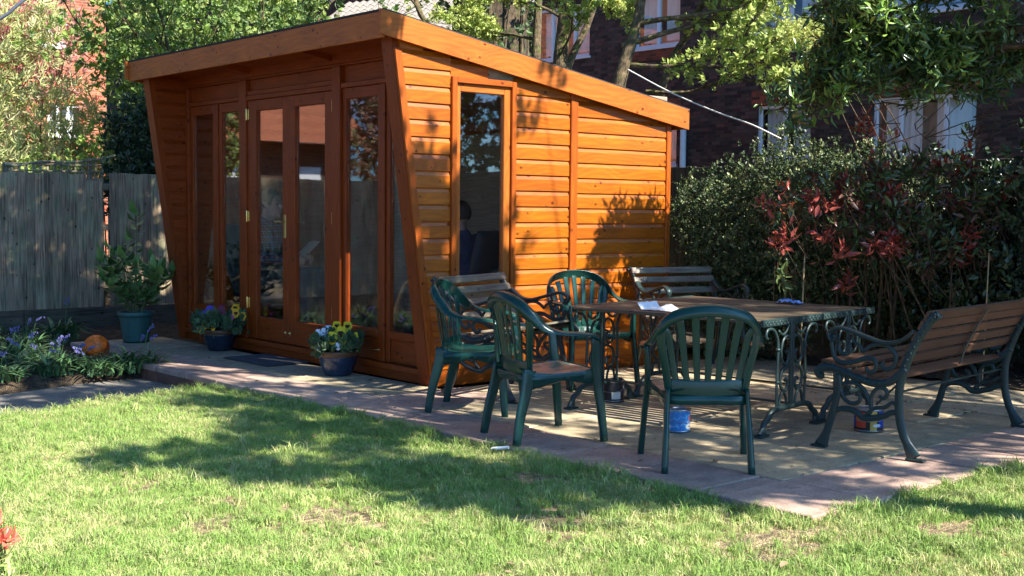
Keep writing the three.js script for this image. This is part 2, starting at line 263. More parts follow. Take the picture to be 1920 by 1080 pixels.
// ---------------------------------------------------------------- summerhouse
const fb = (z) => 2.475 - 0.1606 * (0.493 - z);               // underside of the side fascia
const zf = (y) => 0.141 * y;                                  // leaning front edge
const shed = thing('summerhouse', 'orange stained timber summerhouse with sloping roof and glazed front doors', 'summerhouse');
{
  srand(99);
  const W = -4.12, ZB = -2.47;
  // shiplap board on the side wall: profile in x and y, ends follow the given z limits
  const board = (parent, x0, sgn, y0, zA, zB, m) => {            // zA(y) rear limit, zB(y) front limit
    const p = [[-0.004, 0], [0.021, 0], [0.021, 0.084], [0.0065, 0.1165], [0.0065, 0.1225], [-0.004, 0.1225]].map(([x, y]) => [x0 + sgn * x, y0 + y]);
    const a = p.map(([x, y]) => [x, y, zA(y)]), b = p.map(([x, y]) => [x, y, zB(y)]), n = p.length, list = [];
    for (let i = 0; i < n; i++) { const j = (i + 1) % n, q = [a[i], a[j], b[j], b[i]]; list.push(sgn > 0 ? q.reverse() : q); }
    list.push(sgn > 0 ? a.slice() : a.slice().reverse(), sgn > 0 ? b.slice().reverse() : b);
    mesh('cladding_board', polys(list.map((q) => q), 'z'), m, parent);
  };
  const wall = mesh('side_wall', mg([bb(-0.055, -0.006, 0.05, 0.70, ZB, -0.06, 0.002), bb(-0.055, -0.006, 0.70, 2.24, ZB, -0.765, 0.002), bb(-0.055, -0.006, 0.70, 2.24, -0.156, -0.06, 0.002), bb(-0.055, -0.006, 2.24, 2.36, -0.9, -0.06, 0.002)]), M.pine, shed);
  const bays = [[-0.156, (y) => zf(y) - 0.05, 0.008], [-1.335, () => -0.765, 0], [-2.44, () => -1.40, -0.011]];
  bays.forEach(([zr, front, dy], k) => {
    for (let i = -2; i < 18; i++) {
      const y0 = 2.15 - 0.12 * i + dy; let rear = zr; const top = y0 + 0.122;
      const zlim = (top - 0.11 - 2.475) / 0.1606 + 0.493; if (zlim > rear) rear = zlim;
      if (rear > front(y0) - 0.05) continue;
      board(shed, 0, 1, y0, () => rear, front, pick(M.stain));
    }
  });
  // boards above and below the side window
  for (let i = 0; i < 18; i++) { const y0 = 2.15 - 0.12 * i; if (y0 + 0.12 > 0.70 && y0 < 2.16) continue; if (y0 > 2.2) continue; if (y0 <= 0.6) board(shed, 0, 1, y0, () => -0.765, () => -0.156, pick(M.stain)); }
  board(shed, 0, 1, 2.2395, () => -0.5, () => -0.156, M.stain[0]);
  // left wing: boards on the inner face, plain outside
  mesh('side_wall', polys((() => { const q = [[0, 0.02], [0, zf(0) - 0.01]]; const o = [[W, 0.03, ZB], [W, 0.03, -0.02], [W, 2.47, zf(2.47) - 0.02], [W, fb(0.3) + 0.06, 0.3], [W, fb(ZB) + 0.06, ZB]].map((v) => v), i = o.map(([x, y, z]) => [x + 0.11, y, z]); const out = [o.slice().reverse(), i]; for (let k = 0; k < o.length; k++) { const j = (k + 1) % o.length; out.push([o[k], o[j], i[j], i[k]]); } return out; })(), 'z'), M.trim, shed);
  for (let i = -2; i < 18; i++) { const y0 = 2.15 - 0.12 * i; if (zf(y0) - 0.05 > -0.04) board(shed, W + 0.112, 1, y0, () => -0.075, (y) => zf(y) - 0.045, M.frame); }  // darker frame stain than the side wall boards: roof shade put into the colour
  mesh('rear_wall', bb(W + 0.11, -0.055, 0.05, 2.02, ZB, ZB + 0.05, 0.002), M.pine, shed);
  mesh('floor', bb(W + 0.11, -0.056, 0.02, 0.10, ZB + 0.05, -0.08, 0.002), M.pine, shed);
  mesh('plinth', bb(-0.05, 0.012, -0.01, 0.115, ZB, -0.01, 0.004), M.trim, shed);
  // leaning corner posts
  for (const [xa, xb] of [[-0.128, 0], [W, W + 0.128]]) {
    const at = (y, dz) => zf(y) + dz, q = (y) => [[xa, y, at(y, 0)], [xb, y, at(y, 0)], [xb, y, at(y, -0.06)], [xa, y, at(y, -0.06)]], lo = q(0.0), hi = q(2.50);
    const list = [lo.slice(), hi.slice().reverse()]; for (let k = 0; k < 4; k++) { const j = (k + 1) % 4; list.push([lo[k], lo[j], hi[j], hi[k]]); }
    mesh('corner_post', polys(list, 'y'), M.frame, shed);
  }
  { const q = (y) => [[0.001, y, zf(y) - 0.004], [0.026, y, zf(y) - 0.004], [0.026, y, zf(y) - 0.058], [0.001, y, zf(y) - 0.058]], lo = q(0.005), hi = q(2.40), list = [lo.slice(), hi.slice().reverse()]; for (let k = 0; k < 4; k++) { const j = (k + 1) % 4; list.push([lo[k], lo[j], hi[j], hi[k]]); } mesh('corner_trim', polys(list, 'y'), M.trim, shed); }
  // battens over the joints
  mesh('batten', bb(-0.004, 0.040, 0.02, fb(-1.36) + 0.05, -1.405, -1.332), M.trim, shed);
  mesh('batten', bb(-0.004, 0.034, 0.02, fb(-2.45) + 0.05, -2.488, -2.436), M.trim, shed);
  // side window
  const sw = new THREE.Group(); sw.name = 'side_window'; shed.add(sw);
  mesh('architrave', bb(-0.004, 0.046, 0.68, 2.24, -0.202, -0.157), M.trim, sw); mesh('architrave', bb(-0.004, 0.046, 0.68, 2.24, -0.765, -0.722), M.trim, sw);
  mesh('architrave', bb(-0.004, 0.0455, 2.195, 2.2405, -0.7215, -0.2025), M.trim, sw); mesh('sill', bb(-0.004, 0.07, 0.68, 0.725, -0.7215, -0.2025), M.trim, sw);
  mesh('sash', bb(-0.03, 0.021, 0.726, 2.194, -0.248, -0.203), M.fascia, sw); mesh('sash', bb(-0.03, 0.021, 0.726, 2.194, -0.7215, -0.662), M.fascia, sw);
  mesh('sash', bb(-0.03, 0.0205, 2.136, 2.194, -0.6615, -0.2485), M.fascia, sw); mesh('sash', bb(-0.03, 0.0205, 0.726, 0.785, -0.6615, -0.2485), M.fascia, sw);
  mesh('pane', bb(-0.008, -0.002, 0.785, 2.136, -0.6615, -0.2485, 0.0005), M.glass, sw);
  // roof: deck, felt, fascias
  const R = (name, x0, x1, za, zb, d0, d1, m, c) => { const q = (z, d) => [[x0, fb(z) + d, z], [x1, fb(z) + d, z]]; const A = q(za, d0), B = q(za, d1), Cq = q(zb, d0), D = q(zb, d1); const l = [[A[0], A[1], B[1], B[0]].reverse(), [Cq[0], Cq[1], D[1], D[0]], [B[0], B[1], D[1], D[0]].reverse(), [A[0], A[1], Cq[1], Cq[0]], [A[0], B[0], D[0], Cq[0]].reverse(), [A[1], B[1], D[1], Cq[1]]]; return mesh(name, polys(l, x1 - x0 > zb - za ? 'x' : 'z'), m, shed); };
  const roof = R('roof', W - 0.05, 0.052, -2.62, 0.44, 0.10, 0.145, M.frame);
  R('roofing_felt', W - 0.078, 0.083, -2.655, 0.466, 0.164, 0.178, M.felt);
  R('soffit_joist', W + 0.1, -0.06, -0.06, -0.01, 0.03, 0.10, M.frame);
  for (const x of [-1.4, -2.75]) R('soffit_joist', x, x + 0.05, -0.01, 0.44, 0.055, 0.10, M.frame);
  R('fascia_board', 0.060, 0.085, -2.647, 0.493, 0, 0.1685, M.fascia); R('fascia_board', W - 0.085, W - 0.06, -2.647, 0.493, 0, 0.1685, M.fascia);
  mesh('fascia_board', bb(W - 0.059, 0.059, fb(0.45) - 0.015, fb(0.45) + 0.165, 0.442, 0.464, 0.003), M.fascia, shed);
  mesh('fascia_board', bb(W - 0.059, 0.059, fb(-2.63), fb(-2.63) + 0.16, -2.645, -2.622, 0.003), M.fascia, shed);
  // glazed front
  const F = (name, x0, x1, y0, y1, z0, z1, m = M.frame, p = shed) => mesh(name, bb(x0, x1, y0, y1, z0, z1), m, p);
  F('header', -4.005, -0.13, 2.405, 2.50, -0.085, -0.035);
  for (const [a, b] of [[-4.0, -3.935], [-2.915, -2.79], [-1.365, -1.245], [-0.19, -0.13]]) F('frame_post', a, b, 0.112, 2.404, -0.10, -0.018);
  for (const [a, b] of [[-3.43, -3.355], [-0.70, -0.635]]) F('mullion', a, b, 0.112, 2.228, -0.10, -0.03);
  F('transom', -3.934, -2.916, 2.229, 2.268, -0.10, -0.028); F('transom', -1.244, -0.191, 2.229, 2.268, -0.10, -0.028); F('transom', -2.789, -1.366, 2.222, 2.262, -0.10, -0.024); F('transom', -2.789, -1.366, 2.2625, 2.305, -0.10, -0.034);
  for (const [a, b, y] of [[-3.934, -2.916, 2.2685], [-1.244, -0.191, 2.2685], [-2.789, -1.366, 2.3055]]) F('head_panel', a, b, y, 2.404, -0.10, -0.062, M.frame);
  F('sill', -4.0, -0.129, 0.068, 0.111, -0.10, 0.004); F('kickboard', -3.99, -0.13, -0.004, 0.067, -0.09, -0.03, M.frame);
  F('ground_bearer', -3.97, -0.14, -0.012, 0.06, -0.14, -0.092, M.trim);
  for (const [a, b] of [[-3.934, -3.431], [-3.354, -2.916], [-1.244, -0.701], [-0.634, -0.191]]) {
    const c = new THREE.Group(); c.name = 'front_window'; shed.add(c); const s = 0.048, e = 0.0006;
    F('stile', a + e, a + s, 0.113, 2.227, -0.088, -0.046, M.frame, c); F('stile', b - s, b - e, 0.113, 2.227, -0.088, -0.046, M.frame, c);
    F('rail', a + s + e, b - s - e, 2.142, 2.227, -0.088, -0.0465, M.frame, c); F('rail', a + s + e, b - s - e, 0.29, 0.352, -0.088, -0.0465, M.frame, c);
    F('lower_panel', a + s + e, b - s - e, 0.113, 0.2895, -0.088, -0.06, M.frame, c);
    mesh('pane', bb(a + s + e, b - s - e, 0.3525, 2.1415, -0.073, -0.068, 0.0005), M.glass, c);
  }
  for (const [a, b, side] of [[-2.787, -2.0895, 1], [-2.0865, -1.367, -1]]) {
    const d = new THREE.Group(); d.name = 'door'; shed.add(d); const s = 0.115, e = 0.0006;
    F('stile', a, a + (side > 0 ? 0.15 : s), 0.118, 2.219, -0.08, -0.036, M.frame, d); F('stile', b - (side > 0 ? s - 0.03 : 0.13), b, 0.118, 2.219, -0.08, -0.036, M.frame, d);
    const x0 = a + (side > 0 ? 0.15 : s) + e, x1 = b - (side > 0 ? s - 0.03 : 0.13) - e;
    F('rail', x0, x1, 2.125, 2.219, -0.08, -0.0365, M.frame, d); F('rail', x0, x1, 0.118, 0.318, -0.08, -0.0365, M.frame, d);
    mesh('pane', bb(x0, x1, 0.3185, 2.1245, -0.064, -0.059, 0.0005), M.glass, d);
    for (const y of [0.38, 1.15, 2.05]) mesh('hinge', mg([lathe([[0, 0], [0.007, 0], [0.007, 0.1], [0, 0.1]], 8).translate(side > 0 ? a - 0.003 : b + 0.003, y, -0.026), bb(side > 0 ? a : b - 0.025, side > 0 ? a + 0.025 : b, y + 0.005, y + 0.095, -0.036, -0.0335, 0.001)]), M.brass, d);
    const hx = side > 0 ? b - 0.042 : a + 0.03;
    mesh('bolt', mg([lathe([[0, 0], [0.011, 0], [0.013, 0.006], [0.007, 0.014], [0, 0.014]], 10).rotateX(PI / 2).translate(hx, 0.21, -0.036), bb(hx - 0.014, hx + 0.014, 0.195, 0.225, -0.036, -0.033, 0.001)]), M.brass, d);
    if (side > 0) mesh('handle', mg([bb(hx - 0.018, hx + 0.018, 1.02, 1.22, -0.036, -0.031, 0.002), rod([hx, 1.16, -0.033], [hx, 1.16, 0.01], 0.009), sweep([[hx + 0.004, 1.16, 0.008], [hx - 0.04, 1.163, 0.012], [hx - 0.075, 1.158, 0.012], [hx - 0.105, 1.168, 0.012]], { w: 0.016, t: 0.012, n: 8 })]), M.brass, d);
    else { mesh('handle', sweep([[a + 0.02, 1.155, -0.115], [a + 0.06, 1.157, -0.12], [a + 0.12, 1.155, -0.12]], { w: 0.015, t: 0.012, n: 8 }), M.brass, d); }
  }
  mesh('cabin_hook', mg([sweep([[-0.72, 0.20, -0.028], [-0.66, 0.197, 0.0], [-0.62, 0.199, -0.012], [-0.60, 0.2, -0.028]].map(([x, y, z]) => [x - 0.1, y, z]), { w: 0.006, t: 0.006, n: 6 }), lathe([[0, 0], [0.012, 0], [0.008, 0.012], [0, 0.012]], 8).rotateX(PI / 2).translate(-0.70, 0.2, -0.03)]), M.brass, shed);
}
// ---------------------------------------------------------------- green plastic garden chairs; local front is -z
function plasticChair(label, pos, turn, seatMat) {
  const c = thing('plastic_chair', label, 'chair', pos, turn, 'green plastic chairs round the tables');
  // hoop: front of one arm, up round the back, front of the other arm
  const half = [[0.262, 0.575, -0.205], [0.272, 0.598, -0.175], [0.281, 0.612, -0.08], [0.282, 0.622, 0.03], [0.272, 0.655, 0.12], [0.246, 0.715, 0.195], [0.19, 0.775, 0.245], [0.10, 0.802, 0.268], [0, 0.81, 0.274]];
  const hoop = [...half, ...half.slice(0, -1).reverse().map(([x, y, z]) => [-x, y, z])];
  const g = hoop.map((p) => V(...p)), curve = new THREE.CatmullRomCurve3(g, false, 'centripetal'), N = 72, n = 10, P = [], U = [], I = [];
  for (let i = 0; i <= N; i++) {
    const s = i / N, p = curve.getPoint(s), t = curve.getTangent(s), k = Math.abs(s - 0.5) * 2, arm = smooth(0.35, 0.7, k);
    // the broad side faces up along the arms and leans outward along the back
    const outw = V(p.x * 1.1, 0, p.z - 0.0).normalize(), upv = V(0, 1, 0), nrm = outw.clone().multiplyScalar(1 - arm).addScaledVector(upv, arm * 1.0 + 0.42).normalize();
    const side = nrm.clone().cross(t).normalize(), up = t.clone().cross(side).normalize(), w = lerp(0.066, 0.056, arm) * (k > 0.97 ? 0.8 : 1), h = 0.019;
    for (let j = 0; j <= n; j++) { const a = j / n * 2 * PI, cx = Math.cos(a), sy = Math.sin(a); const q = p.clone().addScaledVector(side, Math.sign(cx) * Math.abs(cx) ** 0.8 * w / 2).addScaledVector(up, sy * h / 2 - cx * cx * 0.012); P.push(q.x, q.y, q.z); U.push(s * 1.6, j / n * 0.15); }
  }
  for (let i = 0; i < N; i++) for (let j = 0; j < n; j++) { const a = i * (n + 1) + j; I.push(a, a + 1, a + n + 1, a + 1, a + n + 2, a + n + 1); }
  const hg = new THREE.BufferGeometry(); hg.setAttribute('position', new THREE.Float32BufferAttribute(P, 3)); hg.setAttribute('uv', new THREE.Float32BufferAttribute(U, 2)); hg.setIndex(I); hg.computeVertexNormals();
  mesh('arm_hoop', hg, M.plastic, c);
  // dished seat with rolled edge
  const seat = (off) => { const nx = 14, nz = 14, p = [], u = [], id = []; for (let j = 0; j <= nz; j++) for (let i = 0; i <= nx; i++) { const a = i / nx * 2 - 1, b = j / nz, z = lerp(-0.235, 0.2, b), w = lerp(0.238, 0.188, b); const edge = Math.max(Math.abs(a) ** 6, b < 0.15 ? (1 - b / 0.15) ** 2 : 0); p.push(a * w, 0.412 - 0.022 * (1 - a * a) * Math.sin(PI * clamp(b * 1.05, 0, 1)) - 0.022 * b - 0.018 * edge + (b > 0.9 ? (b - 0.9) * 0.25 : 0) - off, z); u.push(a * w + (off ? 3 : 0), z); } for (let j = 0; j < nz; j++) for (let i = 0; i < nx; i++) { const a = j * (nx + 1) + i; id.push(...(off ? [a, a + 1, a + nx + 1, a + 1, a + nx + 2, a + nx + 1] : [a, a + nx + 1, a + 1, a + 1, a + nx + 1, a + nx + 2])); } const q = new THREE.BufferGeometry(); q.setAttribute('position', new THREE.Float32BufferAttribute(p, 3)); q.setAttribute('uv', new THREE.Float32BufferAttribute(u, 2)); q.setIndex(id); q.computeVertexNormals(); return q; };
  mesh('seat', mg([seat(0), seat(0.006)]), seatMat, c);
  const rim = [[-0.236, -0.2], [-0.2, -0.234], [0, -0.242], [0.2, -0.234], [0.236, -0.2], [0.22, 0], [0.19, 0.19], [0, 0.2], [-0.19, 0.19], [-0.22, 0]].map(([x, z]) => V(x, 0.378 - 0.022 * (z + 0.235) / 0.435, z));
  mesh('seat_rim', sweep(rim, { w: 0.012, t: 0.05, nrm: [0, 1, 0], closed: true, seg: 48, n: 6 }), M.plastic, c);
  // fan of back slats between the lower back band and the hoop
  for (let k = -3; k <= 3; k++) { const xb = k * 0.05, xt = k * 0.074, yt = 0.79 - Math.abs(k) ** 2 * 0.0095, zt = 0.258 - Math.abs(k) ** 2 * 0.006; mesh('slat', sweep([[xb, 0.425, 0.192 - 0.002 * k * k], [lerp(xb, xt, 0.35), 0.55, 0.207 - 0.003 * k * k], [lerp(xb, xt, 0.75), 0.69, 0.236 - 0.004 * k * k], [xt, yt, zt]], { w: (s) => lerp(0.031, 0.042, s), t: 0.008, nrm: [0, 0.1, 1], n: 8, seg: 10, power: 0.8 }), M.plastic, c); }
  mesh('back_band', sweep([[-0.195, 0.418, 0.168], [-0.1, 0.412, 0.192], [0, 0.41, 0.197], [0.1, 0.412, 0.192], [0.195, 0.418, 0.168]], { w: 0.085, t: 0.01, nrm: [0, 0.0, 1], n: 8, seg: 16, power: 0.7 }), M.plastic, c);
  for (const s of [-1, 1]) {
    // outer back straps carry the hoop down to the seat
    mesh('back_strap', sweep([[s * 0.19, 0.40, 0.172], [s * 0.212, 0.53, 0.186], [s * 0.234, 0.64, 0.196], [s * 0.236, 0.715, 0.203]], { w: (q) => lerp(0.04, 0.05, q), t: 0.012, nrm: [s * 0.5, 0.1, 1], n: 8, power: 0.8 }), M.plastic, c);
    mesh('leg', mg([sweep([[s * 0.275, 0, -0.255], [s * 0.262, 0.2, -0.235], [s * 0.25, 0.40, -0.212], [s * 0.262, 0.585, -0.195]], { w: (q) => (q < 0.7 ? lerp(0.042, 0.062, q / 0.7) : lerp(0.062, 0.05, (q - 0.7) / 0.3)), t: (q) => lerp(0.034, 0.026, q), nrm: [1, 0, 0], n: 10, seg: 14, power: 0.55 }), sweep([[s * 0.25, 0.37, -0.2], [s * 0.235, 0.36, -0.13], [s * 0.225, 0.365, -0.04]], { w: (q) => lerp(0.09, 0.035, q), t: 0.014, nrm: [1, 0, 0], n: 8 })]), M.plastic, c);
    mesh('leg', mg([sweep([[s * 0.215, 0, 0.262], [s * 0.208, 0.15, 0.236], [s * 0.2, 0.32, 0.192], [s * 0.195, 0.41, 0.176]], { w: (q) => lerp(0.044, 0.082, q), t: (q) => lerp(0.034, 0.024, q), nrm: [1, 0, 0], n: 10, seg: 12, power: 0.55 }), sweep([[s * 0.2, 0.35, 0.17], [s * 0.212, 0.355, 0.08], [s * 0.222, 0.365, -0.03]], { w: (q) => lerp(0.1, 0.035, q), t: 0.014, nrm: [1, 0, 0], n: 8 })]), M.plastic, c);
  }
  return c;
}
// turn so that the local front (-z) points along (dx, dz)
const facing = (dx, dz) => Math.atan2(-dx, -dz);
plasticChair('green plastic chair nearest the lawn with a dirty brown seat, turned side-on', [1.94, 0.001, 0.645], facing(0.11, -0.42), M.plasticDirty);
plasticChair('green plastic chair facing the table, in front of the small bench at the shed wall', [0.97, 0.001, 0.345], facing(0.40, -0.30), M.plastic);
plasticChair('dark green plastic chair seen from behind, beside the blue paint tin', [3.0, 0.001, 0.50], facing(-0.36, -0.30), M.plasticDirty);
plasticChair('sunlit green plastic chair facing the camera, standing against the orange side wall', [0.61, 0.001, -1.0], facing(0.96, 0.28), M.plastic);

// ---------------------------------------------------------------- cast-iron seats: u = depth from the front, v = height
const ironEnd = (() => {
  const S = (pts, w, t = 0.022, o = {}) => sweep(pts.map(([u, v]) => V(u, v, 0)), { w, t, nrm: [0, 0, 1], n: 8, power: 0.7, seg: (pts.length - 1) * 5, ...o });
  const list = [];
  list.push(S([[0.674, 0.775], [0.639, 0.749], [0.601, 0.697], [0.553, 0.619], [0.519, 0.541], [0.493, 0.464], [0.473, 0.378], [0.471, 0.295], [0.478, 0.212], [0.5, 0.131], [0.535, 0.061], [0.565, 0.012]], (s) => (s < 0.12 ? 0.05 : s > 0.88 ? lerp(0.05, 0.085, (s - 0.88) / 0.12) : 0.048), 0.03));
  list.push(S([[0.683, 0.768], [0.668, 0.752], [0.656, 0.764], [0.663, 0.778]], 0.014, 0.05, { seg: 12 }));
  list.push(S([[0.026, 0.006], [0.057, 0.083], [0.085, 0.175], [0.108, 0.266], [0.126, 0.338], [0.122, 0.415]], (s) => (s < 0.18 ? lerp(0.082, 0.05, s / 0.18) : lerp(0.05, 0.036, s)), 0.03));
  list.push(bb(-0.03, 0.062, 0, 0.012, -0.02, 0.02, 0.003), bb(0.522, 0.622, 0, 0.012, -0.02, 0.02, 0.003));
  list.push(S([[0.028, 0.395], [0.008, 0.392], [-0.005, 0.41], [0.014, 0.436], [0.071, 0.447], [0.143, 0.431], [0.235, 0.402], [0.324, 0.384], [0.401, 0.395], [0.466, 0.436], [0.505, 0.48]], (s) => (s < 0.2 ? 0.036 : 0.046), 0.034));
  list.push(S([[0.096, 0.597], [0.075, 0.6], [0.06, 0.632], [0.116, 0.664], [0.197, 0.651], [0.287, 0.625], [0.384, 0.604], [0.46, 0.617], [0.515, 0.65], [0.545, 0.676]], 0.024, 0.048));
  const sc = (pts, w = 0.024) => list.push(S(pts, (s) => lerp(w * 0.75, w, Math.sin(PI * s)), 0.018));
  sc([[0.09, 0.625], [0.075, 0.585], [0.083, 0.535], [0.1, 0.495], [0.142, 0.477], [0.21, 0.487], [0.275, 0.512], [0.325, 0.508], [0.34, 0.47], [0.318, 0.441], [0.288, 0.446], [0.283, 0.468]], 0.027);
  sc([[0.128, 0.592], [0.118, 0.56], [0.135, 0.53], [0.17, 0.528], [0.188, 0.553], [0.172, 0.575]]);
  sc([[0.262, 0.548], [0.3, 0.578], [0.35, 0.594], [0.414, 0.581], [0.449, 0.53], [0.432, 0.48], [0.39, 0.464], [0.368, 0.482], [0.382, 0.502]], 0.027);
  sc([[0.262, 0.548], [0.245, 0.575], [0.215, 0.59], [0.198, 0.612], [0.21, 0.636]], 0.018);
  sc([[0.095, 0.2], [0.135, 0.222], [0.19, 0.228], [0.235, 0.214], [0.27, 0.19], [0.33, 0.196], [0.39, 0.214], [0.435, 0.238], [0.478, 0.24]], 0.036);
  sc([[0.132, 0.36], [0.14, 0.315], [0.165, 0.275], [0.205, 0.26], [0.245, 0.275], [0.25, 0.305], [0.225, 0.312]]);
  sc([[0.14, 0.36], [0.18, 0.372], [0.226, 0.372], [0.27, 0.343], [0.3, 0.29], [0.318, 0.245], [0.305, 0.21]], 0.026);
  sc([[0.318, 0.245], [0.316, 0.31], [0.345, 0.356], [0.388, 0.362], [0.405, 0.33], [0.383, 0.306], [0.36, 0.318]], 0.023);
  sc([[0.281, 0.205], [0.338, 0.25], [0.395, 0.262], [0.437, 0.29], [0.462, 0.275]], 0.022);
  list.push(rod([0.345, 0.27, 0], [0.462, 0.392, 0], 0.006));
  // raised beads along seat rail and upright, as cast
  for (let k = 0; k < 9; k++) { const s = k / 8, p = [[0.07, 0.447], [0.143, 0.431], [0.235, 0.402], [0.324, 0.384], [0.401, 0.395]]; const i = Math.min(3, Math.floor(s * 4)), f = s * 4 - i; for (const z of [-0.017, 0.017]) list.push(new THREE.SphereGeometry(0.009, 6, 4).scale(1, 1, 0.5).translate(lerp(p[i][0], p[i + 1][0], f), lerp(p[i][1], p[i + 1][1], f), z)); }
  for (let k = 0; k < 9; k++) { const s = k / 8, a = [0.66, 0.768], b = [0.5, 0.49]; for (const z of [-0.015, 0.015]) list.push(new THREE.SphereGeometry(0.009, 6, 4).scale(1, 1, 0.5).translate(lerp(a[0], b[0], s) - 0.012 * Math.sin(PI * s), lerp(a[1], b[1], s), z)); }
  return mg(list);
})();
function ironSeat(name, label, category, pos, turn, len, slats, seatN, backN, iron, h = 1) {
  const o = thing(name, label, category, pos, turn); srand(len * 1000 + 7);
  for (const z of [0, -len]) { const e = mesh('end_frame', ironEnd, iron, o); e.position.z = z; e.scale.y = h; }
  const L = len + 0.03;
  // seat slats follow the rail, back slats follow the upright
  const seatP = [[0.05, 0.474], [0.12, 0.463], [0.19, 0.444], [0.262, 0.425], [0.335, 0.41], [0.41, 0.42]], backP = [[0.505, 0.53], [0.533, 0.592], [0.566, 0.654], [0.601, 0.716], [0.632, 0.766]];
  for (let i = 0; i < seatN; i++) { const k = i * (seatP.length - 1) / (seatN - 1), a = Math.floor(k), b = Math.min(a + 1, seatP.length - 1), f = k - a; mesh('seat_slat', cbox(0.06, 0.017, L, 0.004).rotateZ(-0.2 + 0.1 * i / seatN).translate(lerp(seatP[a][0], seatP[b][0], f), lerp(seatP[a][1], seatP[b][1], f) * h, -len / 2), pick(slats), o); }
  for (let i = 0; i < backN; i++) { const k = i * (backP.length - 1) / (backN - 1), a = Math.floor(k), b = Math.min(a + 1, backP.length - 1), f = k - a; mesh('back_slat', cbox(0.018, 0.055, L, 0.004).rotateZ(-0.48).translate(lerp(backP[a][0], backP[b][0], f) - 0.018, lerp(backP[a][1], backP[b][1], f) * h - 0.004, -len / 2), pick(slats), o); }
  mesh('tie_rod', rod([0.455, 0.345, 0], [0.455, 0.345, -len], 0.006), iron, o);
  if (len > 1) mesh('middle_stay', mg([sweep([[0.49, 0.44, -len / 2], [0.53, 0.56, -len / 2], [0.60, 0.69, -len / 2], [0.645, 0.765, -len / 2]], { w: 0.006, t: 0.03, nrm: [0, 0, 1], n: 6 })]), iron, o);
  return o;
}
// local +x is the back of the seat, +z its near end
ironSeat('garden_bench', 'long cast-iron bench with brown wooden slats, its back turned to the lawn', 'bench', [3.09, 0.001, -0.37], 0.0, 1.43, M.slatBench, 5, 5, M.iron).rotation.y = 0.12;
ironSeat('iron_armchair', 'cast-iron armchair with silvery slats below the tall side window', 'armchair', [0.74, 0.001, -0.74], PI + 0.3, 0.80, M.slatGrey, 5, 4, M.ironDark, 1.04);
ironSeat('iron_armchair', 'cast-iron armchair with grey brown slats at the far end of the orange wall', 'armchair', [0.90, 0.001, -2.52], PI - 0.27, 0.74, M.slatGrey, 5, 4, M.iron, 1.04);

// ---------------------------------------------------------------- two slatted tables on cast-iron trestles
const trestle = (() => {
  const S = (pts, w, t = 0.016) => sweep(pts.map(([u, v]) => V(0, v, u)), { w, t, nrm: [1, 0, 0], n: 8, power: 0.8, seg: (pts.length - 1) * 5 }), list = [];
  for (const s of [-1, 1]) {
    const q = (pts) => pts.map(([u, v]) => [u * s, v]);
    list.push(S(q([[0.33, 0.006], [0.315, 0.045], [0.3, 0.075], [0.26, 0.098], [0.225, 0.13], [0.165, 0.143], [0.0, 0.143]]), (k) => (k < 0.2 ? lerp(0.075, 0.042, k / 0.2) : 0.034), 0.034));
    list.push(S(q([[0.16, 0.14], [0.168, 0.25], [0.166, 0.36], [0.16, 0.47], [0.17, 0.55], [0.22, 0.61], [0.285, 0.612], [0.302, 0.578], [0.285, 0.56]]), 0.018));
    list.push(S(q([[0.012, 0.14], [0.012, 0.4], [0.012, 0.645]]), 0.016, 0.022));
    list.push(S(q([[0.02, 0.55], [0.05, 0.565], [0.1, 0.545], [0.125, 0.48], [0.11, 0.42], [0.07, 0.4], [0.04, 0.43], [0.045, 0.47], [0.07, 0.475]]), 0.018));
    list.push(S(q([[0.02, 0.39], [0.06, 0.385], [0.11, 0.36], [0.13, 0.31], [0.11, 0.255], [0.07, 0.24], [0.045, 0.275], [0.06, 0.31], [0.08, 0.302]]), 0.02));
    list.push(S(q([[0.05, 0.15], [0.06, 0.2], [0.09, 0.235], [0.12, 0.22], [0.14, 0.16]]), 0.016));
    list.push(S(q([[0.03, 0.645], [0.06, 0.6], [0.11, 0.575], [0.16, 0.6]]), 0.016));
    for (const y of [0.3, 0.49]) list.push(new THREE.SphereGeometry(0.016, 8, 6).scale(1, 0.7, 1).translate(0, y, 0.163 * s));
    list.push(cbox(0.05, 0.014, 0.1, 0.003).translate(0, 0.007, 0.325 * s));
  }
  return mg(list);
})();
function ironTable(label, pos, turn, metal) {
  const t = thing('garden_table', label, 'table', pos, turn, 'two slatted tables pushed together'); srand(pos[2] * 100 + 500);
  for (const x of [-0.70, 0.70]) {
    const f = mesh('trestle', trestle, metal, t); f.position.x = x;
    const r = mesh('end_rail', bb(x - 0.012, x + 0.012, 0.632, 0.672, -0.35, 0.35, 0.003), metal, t);
    mesh('ornament', mg(Array.from({ length: 17 }, (_, k) => new THREE.TorusGeometry(0.010, 0.0035, 5, 8).rotateY(PI / 2).translate(x + Math.sign(x) * 0.0125, 0.652, -0.32 + k * 0.04))), metal, r);
  }
  for (let k = 0; k < 10; k++) mesh('slat', cbox(1.374, 0.022, 0.054, 0.006, 'x').translate(0, 0.658 + rr(-0.002, 0.002), -0.3145 + k * 0.0699), pick(M.slatTable), t);
  mesh('brace', rod([-0.7, 0.16, 0], [0.7, 0.16, 0], 0.007), metal, t);
}
ironTable('slatted iron table nearest the lawn, with white papers on it', [2.0, 0.001, -0.555], 0.143, M.iron);
ironTable('slatted iron table nearer the hedge, with a blue cloth on it', [1.897, 0.001, -1.268], 0.143, M.iron);

